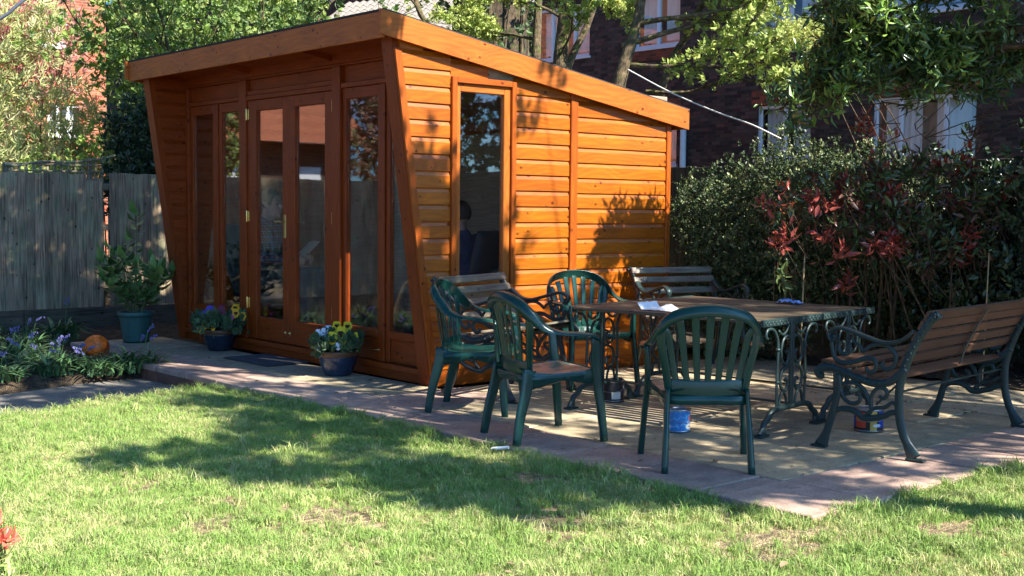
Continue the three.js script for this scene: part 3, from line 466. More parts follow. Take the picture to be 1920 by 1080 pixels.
// ---------------------------------------------------------------- small things
function tin(label, pos, r, h, draw, turn) {
  const o = thing('paint_tin', label, 'paint tin', pos, turn), t = canvasTex(512, 256, draw);
  mesh('body', new THREE.CylinderGeometry(r, r, h, 32, 1, true).translate(0, h / 2, 0), mat(1, 1, 1, 0.35, { map: t, side: THREE.DoubleSide }), o);
  mesh('rim', lathe([[r * 0.86, h - 0.004], [r * 0.9, h + 0.003], [r * 1.02, h + 0.004], [r * 1.03, h - 0.004], [r, h - 0.008]], 32), M.steel, o);
  mesh('base', lathe([[0, 0.001], [r * 1.02, 0.001], [r * 1.03, 0.007], [r, 0.009]], 32), M.steel, o);
  mesh('lid', lathe([[0, h - 0.012], [r * 0.84, h - 0.012], [r * 0.88, h - 0.002]], 32), M.steel, o);
  mesh('bail', sweep([[r, h * 0.8, 0], [r * 1.08, h * 0.62, r * 0.4], [r * 0.6, h * 0.5, r * 0.98], [-r * 0.6, h * 0.5, r * 0.98], [-r * 1.08, h * 0.62, r * 0.4], [-r, h * 0.8, 0]], { w: 0.003, t: 0.003, n: 5 }), M.steel, o);
}
tin('blue paint tin with a pink rose picture, behind the dark green chair', [2.315, 0.0015, -0.098], 0.067, 0.132, (g, w, h) => { g.fillStyle = '#2f7fc4'; g.fillRect(0, 0, w, h); for (let k = 0; k < 60; k++) { g.fillStyle = `rgba(160,205,240,${0.2 + 0.4 * ((k * 7) % 5) / 5})`; g.beginPath(); g.ellipse((k * 97) % w, (k * 53) % h, 30, 8, k, 0, 7); g.fill(); } for (const x of [70, 326]) { g.fillStyle = '#e8e2da'; g.beginPath(); g.ellipse(x + 40, 190, 70, 40, 0, 0, 7); g.fill(); g.fillStyle = '#c9605f'; g.beginPath(); g.arc(x + 40, 95, 42, 0, 7); g.fill(); g.fillStyle = '#e8a49c'; g.beginPath(); g.arc(x + 46, 88, 22, 0, 7); g.fill(); g.fillStyle = '#8a3f3a'; g.fillRect(x - 5, 185, 90, 10); } }, 0.9);
tin('blue paint tin with a red patch, under the iron bench end', [2.98, 0.0015, -1.03], 0.084, 0.13, (g, w, h) => { g.fillStyle = '#20211f'; g.fillRect(0, 0, w, h); for (const x of [0, 256]) { g.fillStyle = '#c8a24a'; g.fillRect(x + 8, 0, 40, h); g.fillStyle = '#1d3fa0'; g.fillRect(x + 60, 20, 110, 190); g.fillStyle = '#d8d8d8'; g.beginPath(); g.ellipse(x + 50, 180, 26, 18, 0, 0, 7); g.fill(); g.fillStyle = '#d4472a'; g.fillRect(x + 170, 30, 70, 180); g.fillStyle = '#e88a35'; g.beginPath(); g.arc(x + 200, 100, 26, 0, 7); g.fill(); } }, 0.6);
tin('dark paint tin with a white label, under the table left end', [1.27, 0.0015, -0.60], 0.075, 0.14, (g, w, h) => { g.fillStyle = '#1c1b22'; g.fillRect(0, 0, w, h); for (const x of [20, 276]) { g.fillStyle = '#d9d6cc'; g.fillRect(x, 130, 70, 90); g.fillStyle = '#4a3f8a'; g.fillRect(x + 110, 60, 70, 120); g.fillStyle = '#b9b2d8'; g.beginPath(); g.arc(x + 145, 170, 26, 0, 7); g.fill(); } }, 0.4);
{
  // papers on the near table: a crumpled sheet with print, folded up at one end
  const tex = canvasTex(512, 256, (g, w, h) => { g.fillStyle = '#e9eaf0'; g.fillRect(0, 0, w, h); srand(8); g.fillStyle = '#b9bcc6'; for (let y = 60; y < 220; y += 14) g.fillRect(150, y, rr(120, 230), 3); g.fillStyle = '#a84a44'; g.fillRect(230, 120, 120, 5); g.fillStyle = '#55585f'; g.fillRect(200, 112, 30, 7); });
  const nx = 22, nz = 10, p = [], u = [], id = [];
  for (let j = 0; j <= nz; j++) for (let i = 0; i <= nx; i++) { const a = i / nx, b = j / nz; const ridge = 0.026 * Math.exp(-(((a - 0.36 - 0.1 * b) / 0.12) ** 2)) * smooth(1, 0.2, b) + 0.04 * smooth(0.09, 0, a) + 0.003 + 0.005 * Math.abs(n2(a * 4, b * 4)); p.push((a - 0.5) * 0.30, ridge, (b - 0.5) * 0.21); u.push(a, 1 - b); }
  for (let j = 0; j < nz; j++) for (let i = 0; i < nx; i++) { const a = j * (nx + 1) + i; id.push(a, a + nx + 1, a + 1, a + 1, a + nx + 1, a + nx + 2); }
  const g = new THREE.BufferGeometry(); g.setAttribute('position', new THREE.Float32BufferAttribute(p, 3)); g.setAttribute('uv', new THREE.Float32BufferAttribute(u, 2)); g.setIndex(id); g.computeVertexNormals();
  const m = mesh('paper_sheet', g, mat(1, 1, 1, 0.8, { map: tex, side: THREE.DoubleSide }), scene); m.position.set(1.93, 0.6715, -0.40); m.rotation.y = 0.16; tag(m, 'crumpled white printed paper lying on the slatted table', 'paper');
  const c = new THREE.PlaneGeometry(0.17, 0.10, 16, 10).rotateX(-PI / 2), a = c.attributes.position; for (let i = 0; i < a.count; i++) a.setY(i, 0.006 + 0.032 * Math.abs(n2(a.getX(i) * 16, a.getZ(i) * 18)) * smooth(0.085, 0.05, Math.abs(a.getX(i)))); c.computeVertexNormals();
  const k = mesh('cleaning_cloth', c, mat(0.20, 0.33, 0.68, 0.95, { side: THREE.DoubleSide }), scene); k.position.set(2.03, 0.6715, -1.50); k.rotation.y = 0.3; tag(k, 'crumpled blue cloth on the far slatted table', 'cloth');
  const w = mesh('litter_scrap', mg([new THREE.CylinderGeometry(0.009, 0.009, 0.075, 8).rotateZ(PI / 2), cbox(0.03, 0.004, 0.03, 0.001).translate(-0.045, 0.006, 0.004)]), mat(0.72, 0.74, 0.78, 0.7), scene); w.position.set(2.15, 0.02, 1.11); w.rotation.set(0.1, 0.5, 0.12); tag(w, 'small white paper scrap lying on the grass', 'litter');
  // door mat with raised ribs
  const mt = thing('door_mat', 'thin grey ribbed mat on the paving before the doors', 'door mat', [-2.02, 0.001, 0.215], 0.03);
  mesh('backing', bb(-0.36, 0.36, 0, 0.008, -0.2, 0.2, 0.003), mat(0.085, 0.082, 0.09, 0.95, { map: speckTex }), mt);
  mesh('ribs', mg(Array.from({ length: 27 }, (_, i) => bb(-0.345, 0.345, 0.0075, 0.0125, -0.19 + i * 0.0142, -0.182 + i * 0.0142, 0.001))), mat(0.12, 0.115, 0.125, 0.95, { map: speckTex }), mt);
}
{
  // ball with stitched panels
  const dirs = []; const t = (1 + Math.sqrt(5)) / 2; for (const a of [-1, 1]) for (const b of [-t, t]) dirs.push(V(0, a, b), V(a, b, 0), V(b, 0, a)); dirs.forEach((d) => d.normalize());
  const faces = []; for (let i = 0; i < 12; i++) for (let j = i + 1; j < 12; j++) for (let k = j + 1; k < 12; k++) if (dirs[i].dot(dirs[j]) > 0.4 && dirs[j].dot(dirs[k]) > 0.4 && dirs[i].dot(dirs[k]) > 0.4) faces.push(dirs[i].clone().add(dirs[j]).add(dirs[k]).normalize());
  const cells = [...dirs.map((d) => [d, 1.02]), ...faces.map((d) => [d, 1])];
  const seam = (p) => { let a = -2, b = -2; for (const [d, w] of cells) { const q = p.dot(d) * w; if (q > a) { b = a; a = q; } else if (q > b) b = q; } return a - b; };
  const g = new THREE.SphereGeometry(0.112, 96, 64), a = g.attributes.position, p = V(0, 0, 0); for (let i = 0; i < a.count; i++) { p.fromBufferAttribute(a, i).normalize(); const s = seam(p), r = 0.112 - 0.0022 * smooth(0.03, 0, s); a.setXYZ(i, p.x * r, p.y * r, p.z * r); } g.computeVertexNormals();
  const tex = dataTex(512, 256, (u, v) => { const th = v * PI - PI / 2, ph = u * 2 * PI; p.set(-Math.cos(ph) * Math.cos(th), Math.sin(th), Math.sin(ph) * Math.cos(th)); const s = seam(p); let c = [0.88, 0.42, 0.10]; const w1 = Math.abs(p.y + 0.25 - 0.28 * Math.sin(ph * 2 + 0.6)), w2 = Math.abs(p.y - 0.05 + 0.3 * Math.cos(ph * 2 - 0.4)); if (p.y < -0.05 + 0.28 * Math.sin(ph * 2 + 0.6)) c = [0.75, 0.28, 0.07]; if (w1 < 0.035) c = [0.07, 0.05, 0.05]; if (w2 < 0.022 && Math.sin(ph * 2) > -0.2) c = [0.09, 0.05, 0.05]; const k = 1 - 0.45 * smooth(0.02, 0, s); const d = 1 + 0.14 * fbm(u, v, 8, 3); return c.map((x) => x * k * d); });
  const b = mesh('football', g, mat(1, 1, 1, 0.45, { map: tex }), scene); b.position.set(-3.31, 0.05, 1.15); b.rotation.set(0.3, 0.9, 0.2); tag(b, 'orange football with black curved lines in the flower bed', 'ball');
}
// pots
function pot(name, label, category, pos, prof, m, soilY, soilR, extra) {
  const o = thing(name, label, category, pos); mesh('pot', lathe(prof, 40), m, o); mesh('compost', new THREE.CircleGeometry(soilR, 24).rotateX(-PI / 2).translate(0, soilY, 0), M.soil, o); return o;
}
// ---------------------------------------------------------------- plants: tools
const C3 = (r, g, b) => [r, g, b];
// a twig with leaves set round it
function sprig(n, len, wid, stem, spread = 0.9, fold = 0.15, droop = 0.25) {
  const list = [], e = new THREE.Euler(), q = new THREE.Quaternion(), m = new THREE.Matrix4();
  for (let i = 0; i < n; i++) { const s = len * rr(0.7, 1.15), a = i * 2.4 + rr(-0.4, 0.4), t = (i + 1) / n, tilt = spread * (1.25 - 0.7 * t) + rr(-0.25, 0.25); const g = leafGeo(s, wid * rr(0.8, 1.15), fold, droop); e.set(tilt, 0, 0, 'YXZ'); e.y = a; e.order = 'YXZ'; m.compose(V(0, stem * t * rr(0.6, 1), 0), q.setFromEuler(e), V(1, 1, 1)); g.applyMatrix4(m); list.push(g); }
  return mg(list);
}
// instanced foliage; items: [x, y, z, size, colour index weight]
function foliage(parent, name, geo, m, pts, cols, { up = 0.5, jit = 0.25, s0 = 0.7, s1 = 1.3, out = null } = {}) {
  const im = new THREE.InstancedMesh(geo, m, pts.length), m4 = new THREE.Matrix4(), q = new THREE.Quaternion(), c = new THREE.Color(), d = V(0, 0, 0), Y = V(0, 1, 0), q2 = new THREE.Quaternion();
  pts.forEach((p, i) => {
    d.set(gauss(), gauss() + up, gauss()); if (out) d.addScaledVector(V(p[0] - out[0], p[1] - out[1], p[2] - out[2]).normalize(), out[3] ?? 1); d.normalize();
    q.setFromUnitVectors(Y, d); q2.setFromAxisAngle(Y, rr(0, 6.28)); q.multiply(q2); const s = rr(s0, s1); m4.compose(V(p[0], p[1], p[2]), q, V(s, s, s)); im.setMatrixAt(i, m4);
    const k = p[3] !== undefined ? cols[p[3]] : pick(cols), f = 1 + rr(-jit, jit); c.setRGB(k[0] * f, k[1] * f * rr(0.94, 1.06), k[2] * f); im.setColorAt(i, c);
  });
  im.name = name; im.castShadow = im.receiveShadow = true; im.userData.kind = 'stuff'; parent.add(im); return im;
}
const branchGeo = (pts, r0, r1, n = 7) => { const g = sweep(pts.map((p) => (p.isVector3 ? p : V(...p))), { w: (s) => 2 * lerp(r0, r1, s), t: (s) => 2 * lerp(r0, r1, s), n, seg: Math.max(2, (pts.length - 1) * 3) }); return g; };
// random branching: returns branch geometries and twig ends
function grow(base, dir, len, r, depth, o, list, tips) {
  const n = 4, pts = [base.clone()], d = dir.clone().normalize(); let p = base.clone();
  for (let i = 0; i < n; i++) { d.add(V(gauss() * o.wob, gauss() * o.wob * 0.6 + o.lift, gauss() * o.wob)).normalize(); p = p.clone().addScaledVector(d, len / n); pts.push(p.clone()); if (depth <= 1) tips.push(p.clone()); }
  if (r > (o.minR ?? 0.003)) list.push(branchGeo(pts, r, r * 0.55, depth > 2 ? 9 : 5));
  if (depth <= 0) { tips.push(p.clone()); return; }
  const k = depth > 1 ? o.kids : o.kids + 1;
  for (let i = 0; i < k; i++) { const at = pts[1 + Math.floor(rnd() * (n - 0.01))], nd = d.clone().add(V(gauss(), gauss() * 0.7 + 0.15, gauss()).multiplyScalar(o.spread)).normalize(); grow(i === 0 ? p : at, nd, len * rr(0.55, 0.8), r * (i === 0 ? 0.55 : 0.42), depth - 1, o, list, tips); }
}
const around = (tips, per, rad) => { const out = []; for (const t of tips) for (let i = 0; i < per; i++) out.push([t.x + gauss() * rad, t.y + gauss() * rad, t.z + gauss() * rad]); return out; };
// points in the outer shell of lumpy blobs
function shell(blobs, n, inner = 0.55, lump = 0.28) {
  const out = []; const vol = blobs.map((b) => b[3] * b[4] * b[5]), tot = vol.reduce((a, b) => a + b, 0);
  blobs.forEach(([cx, cy, cz, rx, ry, rz], bi) => { const k = Math.round(n * vol[bi] / tot); for (let i = 0; i < k; i++) { const d = V(gauss(), gauss(), gauss()).normalize(), f = Math.cbrt(lerp(inner ** 3, 1, rnd())) * (1 + lump * n3(d.x * 2.2 + bi * 3, d.y * 2.2, d.z * 2.2) + 0.12 * n3(d.x * 6 + bi, d.y * 6, d.z * 6)); out.push([cx + d.x * rx * f, cy + d.y * ry * f, cz + d.z * rz * f]); } });
  return out;
}
// ---------------------------------------------------------------- potted plants
{
  srand(2024);
  const o = pot('potted_shrub', 'tall green leafy shrub in a teal plastic pot by the fence', 'potted plant', [-3.98, 0.001, 0.50], [[0.0, 0.0], [0.118, 0.0], [0.122, 0.02], [0.152, 0.235], [0.156, 0.236], [0.157, 0.248], [0.167, 0.25], [0.172, 0.262], [0.172, 0.286], [0.165, 0.29], [0.156, 0.286], [0.152, 0.262]], mat(0.035, 0.13, 0.125, 0.45, { map: speckTex }), 0.262, 0.15);
  const lm = [mat(0.085, 0.18, 0.045, 0.4, { side: THREE.DoubleSide }), mat(0.12, 0.23, 0.06, 0.4, { side: THREE.DoubleSide }), mat(0.17, 0.28, 0.07, 0.4, { side: THREE.DoubleSide }), mat(0.065, 0.14, 0.045, 0.35, { side: THREE.DoubleSide })];
  const lg = [leafGeo(0.14, 0.075, 0.18, 0.35), leafGeo(0.12, 0.066, 0.12, 0.2), leafGeo(0.1, 0.055, 0.2, 0.1)];
  const stems = [];
  for (let k = 0; k < 17; k++) {
    const a = k * 2.4 + rr(-0.3, 0.3), sp = k === 0 ? 0.06 : rr(0.14, 0.36), h = k === 0 ? 0.98 : rr(0.35, 0.72), pts = [[0.05 * Math.cos(a), 0.25, 0.05 * Math.sin(a)], [sp * 0.5 * Math.cos(a), 0.25 + h * 0.4, sp * 0.5 * Math.sin(a)], [sp * Math.cos(a), 0.25 + h * 0.8, sp * Math.sin(a)], [sp * 1.15 * Math.cos(a + 0.2), 0.25 + h * 0.98, sp * 1.15 * Math.sin(a + 0.2)]];
    stems.push(branchGeo(pts, 0.006, 0.0025, 5)); const c = new THREE.CatmullRomCurve3(pts.map((p) => V(...p)));
    for (let i = 0; i < 17; i++) { const s = 0.2 + 0.8 * i / 16, P = c.getPoint(Math.min(1, s)), m = mesh('leaf', pick(lg), pick(lm), o); m.position.copy(P); m.rotation.set(rr(0.9, 1.7) * (s > 0.95 ? 0.5 : 1), i * 2.4 + rr(-0.4, 0.4), rr(-0.2, 0.2), 'YXZ'); m.scale.setScalar(rr(0.75, 1.25)); }
  }
  mesh('stems', mg(stems), mat(0.1, 0.14, 0.05, 0.7), o);
}
const petal = (() => { const g = new THREE.CircleGeometry(0.5, 10, 0, 2 * PI).scale(1, 1.12, 1).translate(0, 0.42, 0), a = g.attributes.position; for (let i = 0; i < a.count; i++) { const x = a.getX(i), y = a.getY(i); a.setZ(i, 0.16 * (x * x) - 0.12 * y * y + 0.03 * Math.sin(y * 9 + x * 5)); } g.computeVertexNormals(); return g; })();
function pansyPot(label, pos, glaze, flowers, cols, leafN, R) {
  const o = pot('flower_pot', label, 'flower pot', pos, [[0, 0], [0.098, 0], [0.105, 0.01], [0.138, 0.09], [0.148, 0.14], [0.146, 0.152], [0.143, 0.152], [0.146, 0.153], [0.157, 0.16], [0.16, 0.183], [0.155, 0.19], [0.145, 0.186], [0.14, 0.165]], glaze, 0.17, 0.141);
  mesh('rim', lathe([[0.1475, 0.147], [0.1605, 0.158], [0.1635, 0.184], [0.157, 0.193], [0.148, 0.19]], 40), mat(0.16, 0.075, 0.035, 0.5, { map: speckTex }), o);
  const g = sprig(7, 0.07, 0.04, 0.06, 1.1), pts = []; for (let i = 0; i < leafN; i++) { const a = rr(0, 6.28), r = R * Math.sqrt(rnd()); pts.push([r * Math.cos(a), 0.18 + 0.13 * rnd() * (1.1 - r / R * 0.6), r * Math.sin(a)]); }
  foliage(o, 'foliage', g, M.leaf, pts, [[0.07, 0.16, 0.05], [0.05, 0.12, 0.04], [0.1, 0.2, 0.07]], { up: 0.8 });
  const petalMats = Object.fromEntries(Object.entries({ yellow: [0.85, 0.62, 0.01], orange: [0.85, 0.42, 0.01], white: [0.8, 0.82, 0.88], violet: [0.12, 0.07, 0.42], maroon: [0.19, 0.02, 0.04], pink: [0.42, 0.06, 0.2] }).map(([k, c]) => [k, mat(...c, 0.6, { side: THREE.DoubleSide })]));
  const blotch = mat(0.05, 0.012, 0.01, 0.8, { side: THREE.DoubleSide });
  for (const [x, y, z, s, col, yaw, pitch] of flowers) {
    const f = new THREE.Group(); f.name = 'flower'; f.position.set(x, y, z); f.rotation.set(pitch, yaw, 0, 'YXZ'); o.add(f);
    mesh('petals', mg([[0.5, 0.006, 0.95], [-0.5, 0.006, 0.95], [1.9, 0.003, 0.85], [-1.9, 0.003, 0.85], [PI, 0.0, 1.15]].map(([a, dz, k]) => petal.clone().scale(s * k, s * k, s * k).rotateZ(a).translate(0, 0, dz))), petalMats[col], f);
    if (col === 'yellow' || col === 'orange') mesh('blotch', mg([[1.9, 0.012, 0.42], [-1.9, 0.012, 0.42], [PI, 0.012, 0.5]].map(([a, dz, k]) => petal.clone().scale(s * k, s * k, s * k).rotateZ(a).translate(0, 0, dz))), blotch, f);
    mesh('stalk', sweep([[0, 0, -0.004], [0, -0.03, -0.02], [0, -0.09, -0.02]], { w: 0.003, t: 0.003, n: 5 }), M.stalk, f);
  }
}
M.stalk = mat(0.12, 0.22, 0.06, 0.7);
srand(77);
{
  const fl = (l) => l.map(([u, v, d, s, c, p = 0]) => [u * 0.646 + d * 0.763, v, -u * 0.763 + d * 0.646, s, c, 0.87 + rr(-0.3, 0.3) + u * 1.5, -0.25 + p]);   // u to the viewer's right, d towards the viewer
  pansyPot('blue glazed pot of bright yellow and white pansies at the right window', [-0.92, 0.001, 0.20], mat(0.03, 0.055, 0.115, 0.18, { map: speckTex }), fl([[-0.03, 0.30, 0.1, 0.052, 'yellow'], [0.03, 0.335, 0.06, 0.052, 'yellow'], [-0.01, 0.38, 0.0, 0.045, 'yellow', -0.4], [0.07, 0.375, -0.02, 0.046, 'yellow', -0.3], [0.13, 0.30, 0.03, 0.04, 'yellow'], [0.06, 0.28, 0.13, 0.03, 'yellow'], [-0.1, 0.33, 0.02, 0.04, 'white'], [-0.15, 0.32, 0.0, 0.036, 'white'], [-0.17, 0.275, 0.03, 0.036, 'white'], [-0.13, 0.235, 0.1, 0.036, 'white'], [-0.08, 0.35, -0.04, 0.036, 'white', -0.4], [0.02, 0.24, 0.14, 0.03, 'white']]), [], 90, 0.19);
  pansyPot('dark glazed pot of violet, maroon and orange pansies left of the doors', [-2.93, 0.001, 0.17], mat(0.02, 0.035, 0.06, 0.25, { map: speckTex }), fl([[-0.05, 0.295, 0.12, 0.085, 'orange'], [-0.1, 0.24, 0.12, 0.04, 'orange'], [-0.15, 0.2, 0.12, 0.034, 'orange'], [-0.02, 0.22, 0.16, 0.03, 'orange'], [0.14, 0.38, 0.0, 0.05, 'orange', -0.5], [0.15, 0.34, 0.05, 0.045, 'orange'], [-0.15, 0.31, 0.03, 0.05, 'violet'], [-0.19, 0.28, 0.0, 0.05, 'violet'], [-0.1, 0.36, -0.02, 0.05, 'violet', -0.4], [-0.17, 0.23, 0.06, 0.04, 'violet'], [0.02, 0.35, 0.04, 0.05, 'maroon'], [0.05, 0.31, 0.08, 0.05, 'maroon'], [0.0, 0.37, -0.04, 0.045, 'maroon', -0.4], [0.12, 0.3, 0.1, 0.035, 'pink'], [0.21, 0.31, 0.02, 0.04, 'orange']]), [], 120, 0.23);
}
// ---------------------------------------------------------------- bluebells and strap-leaved clumps in the bed
M.bluebell = mat(0.10, 0.09, 0.26, 0.6, { side: THREE.DoubleSide });
M.strap = [[0.08, 0.17, 0.06], [0.11, 0.21, 0.07], [0.065, 0.135, 0.055]].map((c) => mat(...c, 0.45, { side: THREE.DoubleSide }));
function strapLeaf(a, len, w, arch) { const n = 6, p = [], id = [], u = [], ca = Math.cos(a), sa = Math.sin(a); for (let i = 0; i <= n; i++) { const s = i / n, r = len * (0.25 * s + arch * s * s * 0.75), y = len * (s - arch * 0.85 * s * s), ww = w * (s < 0.2 ? 0.6 + 2 * s : Math.sqrt(1 - ((s - 0.2) / 0.82) ** 2)); for (const k of [-1, 0, 1]) { p.push(ca * r - sa * ww * k / 2, y + (k ? 0.15 * ww : 0), sa * r + ca * ww * k / 2); u.push(s, k); } } for (let i = 0; i < n; i++) for (const k of [0, 1]) { const q = i * 3 + k; id.push(q, q + 1, q + 3, q + 1, q + 4, q + 3); } const g = new THREE.BufferGeometry(); g.setAttribute('position', new THREE.Float32BufferAttribute(p, 3)); g.setAttribute('uv', new THREE.Float32BufferAttribute(u, 2)); g.setIndex(id); g.computeVertexNormals(); return g; }
function bluebell(label, pos, leaves, len, stalks) {
  const o = thing('bluebell_clump', label, 'bluebells', pos, 0, 'bluebell clumps in the bed');
  const L = [[], [], []]; for (let i = 0; i < leaves * 1.9; i++) L[i % 3].push(strapLeaf(rr(0, 6.28), len * rr(0.7, 1.15), rr(0.016, 0.026), rr(0.45, 0.95)).translate(rr(-0.14, 0.14), 0, rr(-0.14, 0.14)));
  L.forEach((l, i) => { const m = mesh('leaves', mg(l), M.strap[i], o); m.userData.kind = 'stuff'; });
  for (let k = 0; k < stalks * 0.55; k++) {
    const a = rr(0, 6.28), h = len * rr(0.8, 1.2), x = 0.12 * Math.cos(a), z = 0.12 * Math.sin(a), pts = [[x * 0.4, 0, z * 0.4], [x * 0.8, h * 0.6, z * 0.8], [x * 1.1, h * 0.9, z * 1.1], [x * 1.5, h, z * 1.5]], c = new THREE.CatmullRomCurve3(pts.map((p) => V(...p)));
    const s = mesh('flower_stalk', sweep(pts, { w: 0.004, t: 0.004, n: 5 }), M.stalk, o); const bells = [];
    for (let i = 0; i < 8; i++) { const P = c.getPoint(0.62 + 0.38 * i / 7); bells.push(lathe([[0.001, 0], [0.005, -0.003], [0.006, -0.011], [0.0095, -0.017]], 6).rotateX(rr(-0.5, 0.5)).rotateY(rr(0, 6)).translate(P.x + rr(-0.016, 0.016), P.y + 0.004, P.z + rr(-0.016, 0.016))); }
    mesh('bells', mg(bells), M.bluebell, s);
  }
}
srand(404);
for (const [lab, x, z, n, len, st] of [
  ['bluebells spilling over the paving edge, rightmost clump of the bed', -2.55, 1.12, 62, 0.36, 5], ['bluebell clump in front of the orange football', -2.86, 1.52, 56, 0.25, 6], ['bluebell clump with many blue flowers by the path edge', -2.75, 1.72, 60, 0.34, 7], ['tall strap-leaved clump at the foot of the fence', -5.1, 0.78, 44, 0.44, 1],
  ['low bluebell clump at the path edge nearest the lawn corner', -2.6, 2.2, 42, 0.26, 3], ['leafy bluebell clump in the middle of the bed', -3.65, 1.72, 60, 0.33, 5], ['dense green clump at the left picture edge', -4.15, 2.05, 60, 0.34, 2], ['sparse bluebell clump behind the football', -4.55, 1.35, 48, 0.32, 3], ['small bluebell clump low at the left picture edge', -2.9, 2.6, 36, 0.24, 3], ['green clump between the football and the path', -3.25, 1.75, 46, 0.27, 4], ['bluebell clump overhanging the grey path by the brick edging', -2.52, 1.45, 50, 0.28, 2], ['strap-leaved clump where the path leaves the picture', -2.5, 2.75, 50, 0.28, 2], ['strap-leaved clump beside the fence gravel board', -5.4, 1.7, 46, 0.32, 0]]) bluebell(lab, [x, -0.075, z], n, len * 0.88, st);
{
  srand(51); const pts = []; for (let i = 0; i < 520; i++) { const x = rr(-6.1, -2.6), z = rr(0.9, 3.4); if (inPatio(x, z, 0.05)) continue; pts.push([x, -0.09 + rr(0, 0.04), z]); }
  const g = new THREE.Group(); g.name = 'ground_cover'; g.userData.kind = 'stuff'; tag(g, 'low green weeds covering the shaded flower bed', 'ground cover'); scene.add(g);
  foliage(g, 'leaves', sprig(9, 0.06, 0.03, 0.06, 1.0), M.leaf, pts, [[0.06, 0.12, 0.04], [0.045, 0.09, 0.035], [0.09, 0.15, 0.05]], { up: 1 });
}
// ---------------------------------------------------------------- young red-tipped shrub in the near corner
{
  srand(9); const o = thing('pieris_shrub', 'coral red leaf tips of a shrub at the lower left picture edge', 'shrub', [2.835, -0.03, 3.895]);
  const red = [mat(0.62, 0.10, 0.07, 0.5, { side: THREE.DoubleSide }), mat(0.70, 0.17, 0.10, 0.5, { side: THREE.DoubleSide })], pale = [mat(0.55, 0.58, 0.22, 0.5, { side: THREE.DoubleSide }), mat(0.34, 0.44, 0.12, 0.5, { side: THREE.DoubleSide })];
  const lg = leafGeo(0.062, 0.017, 0.2, 0.35), st = [];
  for (const [x, y, z, m] of [[-0.02, 0.175, 0.02, red], [-0.05, 0.215, 0.04, red], [-0.02, 0.10, 0.03, pale], [-0.05, 0.06, 0.05, pale], [-0.03, 0.13, 0.06, pale], [0.0, 0.045, 0.01, pale], [-0.035, 0.165, 0.0, red]]) { st.push(branchGeo([[x * 0.3 - 0.05, 0, z * 0.3], [x * 0.8 - 0.02, y * 0.6, z * 0.8], [x, y, z]], 0.004, 0.002, 5)); for (let i = 0; i < 16; i++) { const l = mesh('leaf', lg, pick(m), o); l.position.set(x, y - i * 0.0012, z); l.rotation.set(rr(0.8, 2.0), i * 2.4, 0, 'YXZ'); l.scale.setScalar(rr(0.8, 1.3)); } }
  mesh('stems', mg(st), M.barkDark, o);
}
// ---------------------------------------------------------------- left fence
{
  srand(71);
  const f = thing('board_fence', 'weathered grey close-board fence behind the flower bed', 'fence', [-6.3, 0, 0]);
  let z = -2.9, k = 0;
  while (z < 9) {
    const post = Math.abs(z + 0.06) < 0.055 || (z > 1.5 && Math.abs(((z - 1.75) % 1.83)) < 0.05);
    const w = rr(0.088, 0.108), top = z > -0.14 && z < 0.02 ? 1.55 : 1.625 + rr(-0.008, 0.008) + (z < 0 ? 0.012 : 0);
    if (!(z > -0.215 && z < -0.16)) mesh('fence_board', cbox(0.014, top - 0.15, w, 0.003, 'y').rotateY(0.09).translate(rr(-0.003, 0.003), (top + 0.15) / 2, z + w / 2), pick(M.fence), f);
    z += w - 0.006; if (z > -0.18 && z < -0.165) z += 0.012; k++;
  }
  for (const pz of [-1.95, -0.10, 1.75, 3.58, 5.41, 7.24]) mesh('post', bb(-0.13, -0.03, -0.2, 1.58, pz - 0.05, pz + 0.05, 0.006), M.fence[1], f);
  for (const y of [0.35, 1.0, 1.45]) mesh('rail', bb(-0.075, -0.02, y, y + 0.07, -2.9, 9, 0.005), M.fence[2], f);
  for (let q = -2.9; q < 8.9; q += 1.83) mesh('gravel_board', bb(-0.02, 0.018, -0.16, 0.145, q + 0.004, q + 1.824, 0.004), M.fenceBase, f);
}
{
  const t = thing('trellis_panel', 'wooden trellis with a dipped top, standing behind the fence', 'trellis', [-8, 0, 0]); srand(5);
  const top = (z) => 1.80 + 0.16 * ((z + 0.25) / 0.9) ** 2 * (z < 0 ? 1 : 0.6) - 0.09 * smooth(-0.1, 0.3, z);
  for (let z = -1.5; z < 0.35; z += 0.085) mesh('lath', bb(-0.008, 0.008, 1.0, top(z) - 0.006, z, z + 0.024, 0.003), M.fence[0], t);
  for (const y of [1.18, 1.28, 1.38, 1.48, 1.58, 1.68, 1.76]) mesh('lath', bb(0.0085, 0.022, y, y + 0.022, -1.5, 0.35, 0.003), M.fence[1], t);
  mesh('top_rail', sweep(Array.from({ length: 13 }, (_, i) => { const z = -1.52 + i * 1.9 / 12; return [0.004, top(z), z]; }), { w: 0.03, t: 0.045, nrm: [1, 0, 0], n: 6, power: 0.5 }), M.fence[0], t);
  for (const z of [-1.52, -0.66, 0.36]) mesh('post', bb(-0.06, 0.0, -0.1, top(z) + 0.03, z - 0.03, z + 0.03, 0.005), M.fence[2], t);
}
// dark back fence behind the shrubs
{
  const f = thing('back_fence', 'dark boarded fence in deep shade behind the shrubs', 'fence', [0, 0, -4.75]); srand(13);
  for (let x = -2.5; x < 13; x += 0.118) mesh('fence_board', bb(x, x + 0.122, 0.02, 1.75 + rr(-0.01, 0.01), rr(-0.004, 0.004), 0.02, 0.003, 'y'), M.fenceBase, f);
}
